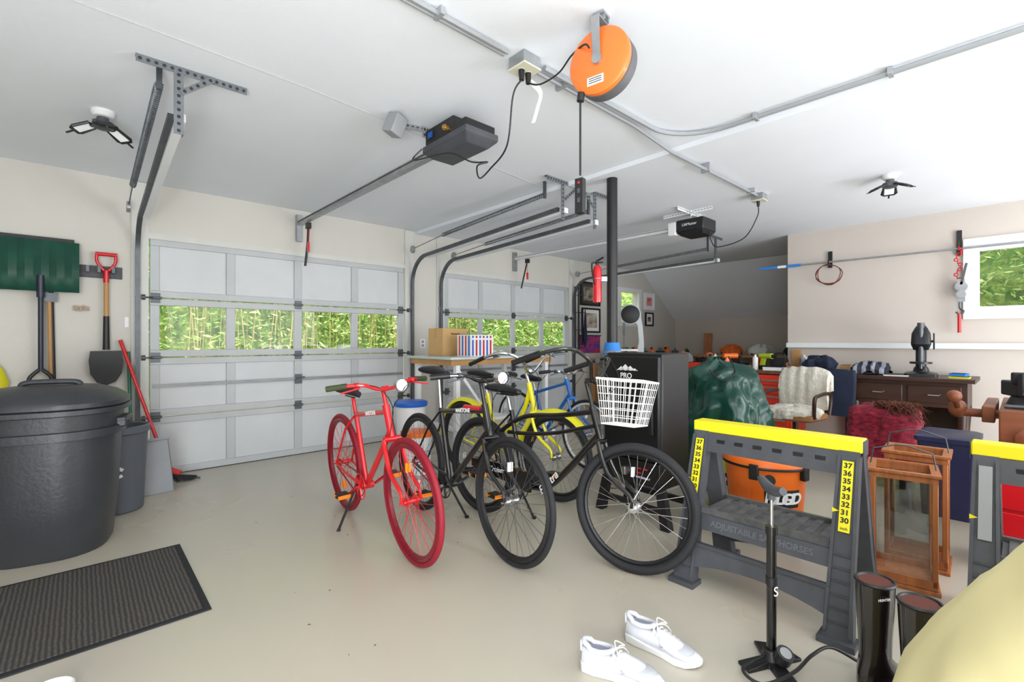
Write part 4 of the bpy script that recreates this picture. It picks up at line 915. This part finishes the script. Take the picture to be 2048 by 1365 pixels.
for y0,y1 in((.4,.8),(.84,1.24)):
    o=T.part('drawer',B().bx((6.185,y0,.6),(6.2,y1,.77)),woodd,bev=.006);T.part('handle',B().tube([(6.185,(y0+y1)/2-.05,.69),(6.165,(y0+y1)/2-.04,.68),(6.165,(y0+y1)/2+.04,.68),(6.185,(y0+y1)/2+.05,.69)],.005,6),steel,parent=o)
for x in(6.23,6.74):
    for y in(.4,1.24): T.part('leg',B().lathe([(.035,0),(.03,.05),(.04,.1),(.028,.3),(.042,.5),(.042,.57)],c=(x,y,0),n=14),woodd)
T.part('side_panel',B().bx((6.25,.38,.12),(6.75,.42,.56)),woodd);T.part('back_panel',B().bx((6.72,.42,.12),(6.75,1.24,.56)),woodd)
T=Thing('arbor_press',(6.42,.72,.85),'black cast iron bench drill press on the desk','bench press',rz=.1)
ir=mat('cast_iron_black',(38,40,44),.35,.3)
T.part('base',B().loft([rrect(.17,.13,.03,0),rrect(.17,.13,.03,.03),rrect(.1,.08,.03,.045)]),ir)
T.part('column',B().cyl((.06,0,.03),(.06,0,.42),.045).lathe([(.07,.03),(.06,.08),(.045,.1)],c=(.06,0,0)),ir)
T.part('head',B().loft([rrect(.09,.06,.03,.27,c=(.02,0)),rrect(.12,.08,.05,.33,c=(.0,0)),rrect(.11,.075,.05,.44,c=(.02,0)),rrect(.06,.05,.04,.50,c=(.04,0)),rrect(.03,.03,.02,.53,c=(.04,0))]),ir)
T.part('spindle',B().cyl((-.08,0,.12),(-.08,0,.5),.022).cyl((-.08,0,.08),(-.08,0,.12),.014).cyl((-.08,0,.5),(-.08,0,.55),.03),galvd)
T.part('work_table',B().cyl((-.06,0,.13),(-.06,0,.15),.09,n=28).bar((-.02,0,.14),(.06,0,.14),.05,.03),ir)
T.part('feed_wheel',B().ring((0,-.1,.36),.08,.007,n=32).bar((0,-.1,.28),(0,-.1,.44),.01,.01,up=(1,0,0)).bar((-.08,-.1,.36),(.08,-.1,.36),.01,.01).cyl((0,-.1,.36),(0,-.05,.36),.012),ir)
T=Thing('office_chair',(5.52,1.62,0),'wooden swivel chair draped with white sheepskin','chair',rz=3.0)
for k in range(5):
    a=k*2*pi/5;c_,s_=math.cos(a),math.sin(a)
    T.part('leg',B().bar((0,0,.12),(.28*c_,.28*s_,.07),.04,.035),galvd);T.part('caster',B().cyl((.28*c_-.01,.28*s_,.028),(.28*c_+.015,.28*s_,.028),.028,n=14),blk)
T.part('column',B().cyl((0,0,.1),(0,0,.4),.025),blk)
T.part('seat',B().loft([rrect(.22,.22,.08,.4),rrect(.24,.24,.09,.42),rrect(.24,.24,.09,.46),rrect(.2,.2,.08,.48)]),mat('tan_leather',(150,105,60),.45))
T.part('backrest',B().loft([[V((x,y,z)) for x,y in((-.2,-.2),(-.24,-.19),(-.255,0),(-.24,.19),(-.2,.2),(-.22,0))] for z in(.58,.62,.85,.88)]),MC['tan_leather'])
for s in(-1,1): T.part('armrest',B().tube(smooth([(-.2,s*.24,.45),(-.2,s*.25,.66),(.1,s*.25,.66),(.16,s*.25,.6),(.14,s*.24,.44)]),.018,8),woodd)
T.part('back_post',B().bar((-.1,0,.4),(-.25,0,.45),.05,.015).bar((-.25,0,.45),(-.24,0,.7),.05,.015),blk)
flm=mat('sheepskin',(226,220,206),1,noise=.18,scale=30,bump=1.0,bscale=60)
b=drape([(.0,.05),(-.05,.24),(.0,.26),(.035,.255),(.06,.22),(.075,.1),(.08,.02)],(0.03,0,.47),n=100,folds=9,amp=.04,wr=.014,fr=22,sub=3,sag=.008)
fl=B();N_=30;rr2=[]
for j in range(N_+1):
    y=-.24+.48*j/N_; ed=1-abs(2*j/N_-1)**4; w1_=.02*NZ.noise(V((y*9,1,0)));w2_=.05*NZ.noise(V((y*7,5,0)))-.05*(1-ed)
    def q_(x,z,k): n_=NZ.noise(V((y*22,z*22,k)))*.024; return V((x+n_,y,z+n_*.5-.04*(1-ed)*(z>.7)))
    rr2.append([q_(-.17,.50+w1_,1),q_(-.15,.62,2),q_(-.145,.75,3),q_(-.16,.87,4),q_(-.22,.935,5),q_(-.29,.89,6),q_(-.31,.78,7),q_(-.305,.64-w2_,8),q_(-.27,.64-w2_,9),q_(-.262,.78,10),q_(-.235,.87,11),q_(-.20,.84,12),q_(-.19,.72,13),q_(-.2,.6,14)])
fl.loft(rr2);b.join(fl)
T.part('sheepskin',b,flm,ang=80)
def cloth(x,y,z,r,h,m,lab,name='folded_cloth',seed=1,sx=1,sy=1):
    T=Thing(name,(x,y,z),lab,'cloth');T.part('cloth',drape([(0,r),(h*.4,r),(h*.75,r*.8),(h*.95,r*.45),(h,r*.05)],(0,0,.015),n=70,folds=5,amp=.07,seed=seed,sx=sx,sy=sy,pw=2.6,wr=.03,fr=8,sub=4),m,ang=60)
cloth(6.38,1.62,.858,.17,.17,navy,'navy jacket heaped on the counter',seed=3)
cloth(6.42,1.14,.866,.17,.10,stripemat('striped_cloth',(40,44,56),(150,152,162),4,'Y'),'grey striped towel crumpled on the desk',seed=4,sy=1.1)
T=Thing('navy_trousers',(6.06,1.36,.30),'navy trousers hanging over the counter edge','trousers')
T.part('cloth',B().loft([rrect(.02,.12,.015,0.1),rrect(.03,.15,.02,.25),rrect(.035,.16,.02,.5),rrect(.04,.15,.02,.6)]).bx((-.03,-.04,.555),(.2,.08,.60)),navy)
cloth(5.95,.98,.0,.2,.22,lime,'lime yellow vest in a heap on the floor',seed=9)
def item(name,x,y,z,b,mats,lab,cat,rz=0,g='counter clutter'):
    M=Matrix.Translation((x,y,z))@Matrix.Rotation(rz,4,'Z');b.xf(M);return solo(name,b,mats,lab,cat,group=g)
def drillb():
    return B().cyl((-.1,0,.17),(.08,0,.17),.035,.03).cyl((-.16,0,.17),(-.1,0,.17),.012,.025,m=1).bar((.02,0,.15),(.05,0,.04),.035,.05).box((.05,0,.025),(.12,.07,.05),1)
item('cordless_drill',6.42,2.95,.85,drillb(),[orange,blk],'orange cordless drill on the counter','power tool',.6)
item('cordless_drill',6.3,2.62,.85,drillb(),[orange,blk],'orange and black cordless drill near the wall','power tool',2.4)
item('cordless_drill',6.5,2.25,.85,drillb(),[lime,blk],'lime green cordless drill standing upright','power tool',1.2)
item('circular_saw',6.45,3.3,.85,B().cyl((-.02,0,.1),(.02,0,.1),.1,n=28).bar((-.1,.05,.16),(.1,.05,.2),.04,.04,1).box((0,0,.006),(.26,.16,.012),2),[galv,orange,steel],'orange circular saw on the counter','power tool',.3)
for i,(x,y,c,lab) in enumerate([(6.75,1.88,whp,'white spray can on the counter'),(6.62,1.86,galv,'steel paint can on the counter'),(6.75,2.4,red,'red aerosol can near the drill'),(6.75,3.45,blue,'blue aerosol can at counter end'),(6.28,2.80,whp,'white plastic bottle on the counter'),(6.3,2.3,whp,'white glue bottle beside the towel'),(6.3,3.5,galv,'small steel can at the counter corner')]):
    item('spray_can',x,y,.85,B().lathe([(.03,0),(.032,.005),(.032,.15),(.02,.165),(.012,.17),(.012,.19),(.002,.19)],n=16),c,lab,'can')
for i,(x,y,sx,sy,sz,m,lab) in enumerate([(6.33,2.10,.16,.2,.04,whp,'white paper stack on the counter'),(6.68,1.42,.14,.1,.08,card,'small cardboard carton on counter'),(6.7,3.1,.2,.25,.12,blk,'black tool case on counter'),(6.7,2.75,.15,.15,.14,woodd,'small dark wooden box on counter'),(6.3,3.12,.14,.14,.07,tr_,'red parts box on counter'),(6.26,.90,.12,.2,.012,whp,'open white papers on desk'),(6.66,.45,.15,.12,.03,tapeB,'blue tape bundle on desk'),(6.3,.42,.1,.14,.015,yel,'yellow notebook on desk'),(6.33,2.46,.15,.14,.05,card,'tan folder on the counter')]):
    b=B().bx((-sx/2,-sy/2,0),(sx/2,sy/2,sz)).bx((-sx/2-.004,-sy/2-.004,sz*.7),(sx/2+.004,sy/2+.004,sz))
    item('parts_box',x,y,.85,b,m,lab,'box',random.uniform(-.15,.15))
item('hand_plane',6.32,1.88,.85,B().bx((-.03,-.09,0),(.03,.09,.03)).tube([(0,.05,.03),(0,.07,.09),(0,.04,.1)],.014,8,1).ell((0,-.06,.05),(.02,.02,.03),m=1),[galvd,woodo],'steel hand plane with wooden handle on counter','hand plane')
item('wood_plank',6.8,1.98,.85,B().bx((-.02,-.05,0),(.02,.05,.25)),wood,'short wood board leaning by the wall','board')
item('coiled_cable',6.6,2.58,.85,B().tube([((.09+.01*math.sin(i*2.1))*math.cos(i*.5),(.09+.01*math.cos(i*1.7))*math.sin(i*.5),.008+.0012*i) for i in range(60)],.006,6),blk,'coiled black extension cable on the counter','cable')
T=Thing('tool_bag',(6.62,2.12,.85),'black canvas tool bag on the counter','bag');T.part('body',B().loft([rrect(.08,.08,.02,0),rrect(.09,.09,.02,.08),rrect(.06,.08,.02,.15)]),mat('bag_black',(32,34,40),.9,bump=.3));T.part('handle',B().tube(smooth([(0,-.06,.14),(0,-.05,.2),(0,.05,.2),(0,.06,.14)]),.008,6),blk)
T=Thing('wall_workbench',(7.9,4.85,0),'wooden workbench along the wall beneath pictures','workbench',world=True)
T.part('top',B().bx((6.6,4.5,.86),(9.6,5.2,.9)),wood,bev=.004)
for x in(6.66,8,9.5):
    for y in(4.55,5.1): T.part('leg',B().bx((x-.04,y-.04,0),(x+.04,y+.04,.86)),wood)
T.part('shelf',B().bx((6.65,4.55,.3),(9.5,5.15,.33)),wood)
for i in range(14):
    x=6.72+i*.2;y=4.7+random.random()*.3;m=random.choice([red,orange,blk,blue,galv,card,whp,ggreen]);k=i%3
    if k==0: b=B().bx((-.07,-.06,0),(.07,.06,.12)).tube([(-.05,0,.12),(-.05,0,.16),(.05,0,.16),(.05,0,.12)],.008,6)
    elif k==1: b=B().lathe([(.05,0),(.052,.12),(.045,.125),(.02,.14),(.02,.16)],n=16)
    else: b=drillb()
    item('shop_supply',x,y,.9,b,[m,blk],['small lidded tool box on wall bench','short round can on the wall bench','handheld power tool on the wall bench'][k],['toolbox','can','power tool'][k],random.random()*.6,'wall bench clutter')
for i,(x,y,s,m,lab) in enumerate([(9.33,3.85,.2,orange,'orange and black gear on shelf'),(9.33,3.3,.22,whp,'white plastic bag on the shelf'),(9.33,2.7,.22,navy,'navy fabric bundle on shelf')]):
    T=Thing('gear_bundle',(x,y,.975),lab,'bundle');T.part('bundle',drape([(0,s),(.06,s),(.12,s*.8),(.16,s*.4),(.17,.02)],(0,0,0),n=50,folds=5,amp=.07,seed=i+20,wr=.02,fr=8,sub=3),m,ang=60)
T=Thing('back_bench',(9.35,3.35,0),'low plywood bench against the knee wall','workbench',world=True)
T.part('top',B().bx((8.9,2.2,.91),(9.72,4.4,.95)),wood)
for x in(8.99,9.64):
    for y in(2.3,4.3): T.part('leg',B().bx((x-.04,y-.04,0),(x+.04,y+.04,.91)),wood)
item('wood_offcut',9.2,4.25,.95,B().bar((0,0,0),(.06,0,.42),.16,.02,up=(1,0,0)),woodo,'reddish board standing on the back bench','board',.3,'boards')
# band saw
T=Thing('band_saw',(6.25,4.1,0),'grey and white floor standing band saw','band saw',rz=-1.0)
bsM=mat('machine_grey',(205,208,210),.4)
T.part('stand',B().loft([rrect(.2,.17,.03,0),rrect(.17,.14,.03,.55)]),bsM)
T.part('lower_housing',B().lathe([(.16,-.06),(.18,-.05),(.18,.05),(.16,.06)],c=(0,0,.72),ax='y',n=32),bsM)
T.part('upper_housing',B().lathe([(.14,-.06),(.155,-.05),(.155,.05),(.14,.06)],c=(0,0,1.62),ax='y',n=32),bsM)
T.part('arm',B().loft([[V((x,y,z)) for x,y in((a,-.05),(a+w_,-.05),(a+w_,.05),(a,.05))] for z,a,w_ in((.72,.0,.18),(1.0,.08,.12),(1.2,.12,.08),(1.45,.1,.08),(1.6,.0,.15))]),bsM,bev=.01)
T.part('wheel_cover',B().lathe([(.125,-.075),(.14,-.07),(.14,-.06)],c=(0,0,1.62),ax='y',n=32),blk)
T.part('table',B().bx((-.22,-.18,1.06),(.11,.18,1.09)),steel)
T.part('blade_guide',B().bx((-.12,-.02,1.3),(-.08,.02,1.5)).bx((-.105,-.002,.88),(-.09,.002,1.5)),galvd)
def frame(x0,x1,z0,z1,fmM,inner,lab,art):
    T=Thing('picture_frame',((x0+x1)/2,Y-.02,z0),lab,'picture',world=True,group='pictures on the wall')
    t=.03
    T.part('frame',B().bx((x0,Y-.03,z0),(x0+t,Y-.002,z1)).bx((x1-t,Y-.03,z0),(x1,Y-.002,z1)).bx((x0+t,Y-.03,z0),(x1-t,Y-.002,z0+t)).bx((x0+t,Y-.03,z1-t),(x1-t,Y-.002,z1)),fmM)
    T.part('picture_mount',B().bx((x0+t,Y-.015,z0+t),(x1-t,Y-.004,z1-t)),inner)
    T.part('artwork',B().bx((x0+.09,Y-.018,z0+.09),(x1-.09,Y-.015,z1-.09)),art)
a1=mat('art_sepia',(170,160,140),.8,col2=(60,52,46),scale=9);a2=mat('art_pale',(210,215,205),.8,col2=(150,110,80),scale=8);a3=mat('art_pink',(235,190,185),.8,col2=(205,80,70),scale=7);a4=mat('art_folk',(200,50,60),.8,col2=(40,60,150),scale=11)
frame(6.42,6.98,1.84,2.26,blk,mat('dark_mount',(66,58,50),.8),'black framed sepia picture on the wall',a1)
frame(6.46,6.98,1.36,1.80,blk,wh,'black framed pale print under another picture',a2)
frame(8.46,8.84,1.85,2.2,wh,wh,'unframed pink floral print on the wall',a3)
frame(8.50,8.80,1.52,1.80,blk,wh,'small black framed print by the window',a1)
solo('wall_hanging',B().bx((6.4,Y-.02,1.0),(6.98,Y-.004,1.3)).cyl((6.38,Y-.02,1.31),(7.0,Y-.02,1.31),.01,m=1),[a4,woodd],'colourful red and blue textile wall hanging','wall hanging')
T=Thing('wall_rack',(6.3,Y-.1,1.0),'steel wire wall rack with hanging tools','rack',world=True)
b=B()
for x in(6.27,6.36): b.bar((x,Y-.03,1.0),(x,Y-.03,2.15),.02,.02)
for z in(1.1,1.4,1.7,2.0): b.tube([(6.26,Y-.03,z),(6.26,Y-.15,z),(6.38,Y-.15,z),(6.38,Y-.03,z)],.006,6)
T.part('rack_frame',b,galvd)
T.part('hanging_strap',B().bar((6.3,Y-.16,1.7),(6.3,Y-.16,1.15),.04,.01),blk)
T.part('closed_umbrella',B().tube([(6.36,Y-.17,1.1),(6.36,Y-.17,1.25),(6.36,Y-.17,1.6),(6.36,Y-.17,1.75)],[.008,.04,.02,.008],8),navy,label='closed navy umbrella')

# ---------- right wall rail & hooks
T=Thing('telescoping_pole',(6.8,.9,2.16),'long grey pole with blue grip held along the wall','pole',world=True)
T.part('pole',B().cyl((6.8,1.95,2.187),(6.8,-1.2,2.18),.011),galv)
T.part('grip',B().cyl((6.8,2.42,2.19),(6.8,1.93,2.187),.017),tapeB);T.part('grip_label',B().cyl((6.8,2.2,2.188),(6.8,2.1,2.188),.0175),wh)
T=Thing('wall_hook_bracket',(6.83,1.62,2.1),'black wall hook holding a coiled dark red rope','hook',world=True,group='wall hooks')
T.part('bracket',B().bx((6.83,1.60,2.12),(6.859,1.64,2.32)).tube([(6.84,1.62,2.16),(6.76,1.62,2.15),(6.75,1.62,2.2)],.008,6),blk)
P=[(6.77+.01*math.sin(i*1.3),1.62+(.13+.015*math.sin(i*.9))*math.sin(i*.55),2.03-(.12+.01*math.cos(i))*math.cos(i*.55+pi)) for i in range(0,32)]
solo('hanging_rope',B().tube(smooth(P,3),.005,6),mat('brown_cord',(110,46,38),.6),'coiled dark red rope hanging on wall hook','rope')
T=Thing('wall_hook_bracket',(6.83,.46,2.1),'black wall hook holding the chain hoist','hook',world=True,group='wall hooks')
T.part('bracket',B().bx((6.83,.44,2.12),(6.859,.48,2.38)).tube([(6.84,.46,2.2),(6.76,.46,2.19),(6.75,.46,2.25)],.008,6),blk)
T=Thing('lever_hoist',(6.77,.46,1.4),'steel lever chain hoist hanging on the wall','hoist',world=True)
b=B()
for i in range(15):
    b.ring((6.77,.46-.02*math.sin(i),2.195-.026*i),.016,.005,(1,0,0) if i%2 else (0,1,0),n=12,k=5)
T.part('chain',b,red,label='red chain')
T.part('drum',B().cyl((6.74,.44,1.78),(6.858,.44,1.78),.05,n=20).cyl((6.73,.44,1.70),(6.8,.44,1.70),.038,n=16).bx((6.745,.41,1.62),(6.755,.47,1.86)),galv)
T.part('lever',B().bar((6.75,.44,1.8),(6.75,.40,2.02),.02,.02),galvd)
T.part('hook',B().tube(smooth([(6.77,.45,1.64),(6.77,.45,1.56),(6.77,.42,1.52),(6.77,.45,1.49),(6.77,.48,1.52)]),.01,6),galvd)
T.part('pull_handle',B().cyl((6.77,.455,1.5),(6.77,.455,1.30),.015),red)

# ---------- outdoors
grd=mat('gravel_ground',(165,158,138),.95,noise=.3,scale=3)
solo('ground',B().bx((-8,5.4,-.12),(26,26,-.05)).bx((10,-9,-.12),(26,5.4,-.05)).bx((7,-9,-.12),(10,1.95,-.05)),grd,'pale gravel ground outside the garage','ground',kind='stuff')
leafm=[mat('leaf_a',(150,185,85),.6),mat('leaf_b',(95,145,60),.6),mat('leaf_c',(205,218,140),.6)]
culm=mat('bamboo_tan',(200,188,122),.5,noise=.2,scale=3)
def leaves(n,lo,hi,s,seed,b=None,zpow=1):
    rnd=random.Random(seed);b=b or B()
    for _ in range(n):
        c=V((rnd.uniform(lo[0],hi[0]),rnd.uniform(lo[1],hi[1]),lo[2]+(hi[2]-lo[2])*rnd.random()**zpow))
        a=V((rnd.gauss(0,1),rnd.gauss(0,1),rnd.gauss(0,.6))).normalized();q=a.orthogonal().normalized();q=(q+a.cross(q)*rnd.uniform(-1,1)).normalized()
        l=s*rnd.uniform(.6,1.4);w_=l*.25
        b.add([c-a*l,c+q*w_,c+a*l,c-q*w_],[(0,1,2,3)],rnd.randint(0,2))
    return b
b=leaves(22000,(-1,9.5,.95),(13,11.2,4.0),.065,5,zpow=.95)
rnd=random.Random(3)
for i in range(200):
    x=rnd.uniform(-1,13);y=rnd.uniform(9.8,10.9);b.cyl((x,y,-.045),(x+rnd.uniform(-.5,.5),y,4.2),rnd.uniform(.005,.012),n=6,m=3)
solo('bamboo_thicket',b,leafm+[culm],'dense green and yellow bamboo outside the garage doors','bamboo',kind='stuff')
solo('shrub_foliage',leaves(9000,(6.8,8.0,.1),(14,9.2,2.6),.075,6),leafm,'green shrubs outside the second garage door','foliage',kind='stuff')
solo('hedge',B().bx((-6,11.5,-.05),(18,12.5,5.5)),mat('hedge_green',(165,190,100),.9,col2=(80,115,50),scale=5),'tall green hedge behind the bamboo','hedge',kind='stuff')
solo('garden_tree',leaves(12000,(9.2,-3.5,.5),(11,1.8,4.5),.07,9),leafm,'leafy green tree outside the side window','tree',kind='stuff')
solo('hedge',B().bx((11.3,-5,-.05),(12.3,4,5)),MC['hedge_green'],'tall green hedge beyond the side window','hedge',kind='stuff')

# ---------- lights & world
wd=bpy.data.worlds.new('world');bpy.context.scene.world=wd;wd.use_nodes=True;nt=wd.node_tree;bg=nt.nodes['Background'];bg.inputs[0].default_value=(.85,.93,1,1);bg.inputs[1].default_value=2.2
def light(t,name,loc,rot,en,size=None,sy=None,col=(1,1,1)):
    l=bpy.data.lights.new(name,t);l.energy=en;l.color=col
    if t=='AREA': l.shape='RECTANGLE';l.size=size;l.size_y=sy
    if t=='SUN': l.angle=.02
    o=bpy.data.objects.new(name,l);o.location=loc;o.rotation_euler=rot;C.objects.link(o);return o
light('SUN','sun',(0,0,8),(math.radians(40),math.radians(-12),0),4,col=(1,.95,.85))
def aim(o,t):
    o.rotation_euler=(V(t)-o.location).to_track_quat('-Z','Y').to_euler()
cc=(.90,.95,1)
o=light('AREA','rear_fill',(-1.3,-1.6,1.5),(0,0,0),90,2.4,1.9,cc);aim(o,(3.5,3.0,1.8))  # added soft fill behind the camera; the walls there have no opening
o=light('AREA','rear_fill',(3.2,-2.8,1.5),(0,0,0),115,3.5,1.9,cc);aim(o,(3.8,3,1.8))  # second added fill at the solid back wall, standing in for daylight
o=light('AREA','uplight_fill',(-.9,-1.0,.35),(0,0,0),135,1.6,1.4,cc);aim(o,(2.4,2.6,2.6))  # added upward fill near the floor to brighten the ceiling, no real lamp
o=light('AREA','uplight_fill',(4.6,-2.2,.5),(0,0,0),140,2.4,1.4,cc);aim(o,(4.6,1.6,2.6))  # another added low uplight, lifts the ceiling further along the room
o=light('AREA','overhead_fill',(0,-.6,2.55),(0,0,0),32,1.6,1.2,(1,.97,.93))  # added overhead fill out of view; no fitting is known there
o=light('AREA','window_light',(6.75,-.9,1.8),(0,0,0),22,1,.8);aim(o,(3.5,1.5,.5))

cam=bpy.data.cameras.new('camera');co=bpy.data.objects.new('camera',cam);C.objects.link(co);cam.lens=16.54;cam.sensor_width=36
co.location=(0,0,1.213);co.rotation_euler=(math.radians(90),0,-math.radians(42.6));cam.clip_start=.05
bpy.context.scene.camera=co
bpy.context.scene.view_settings.view_transform='Standard'
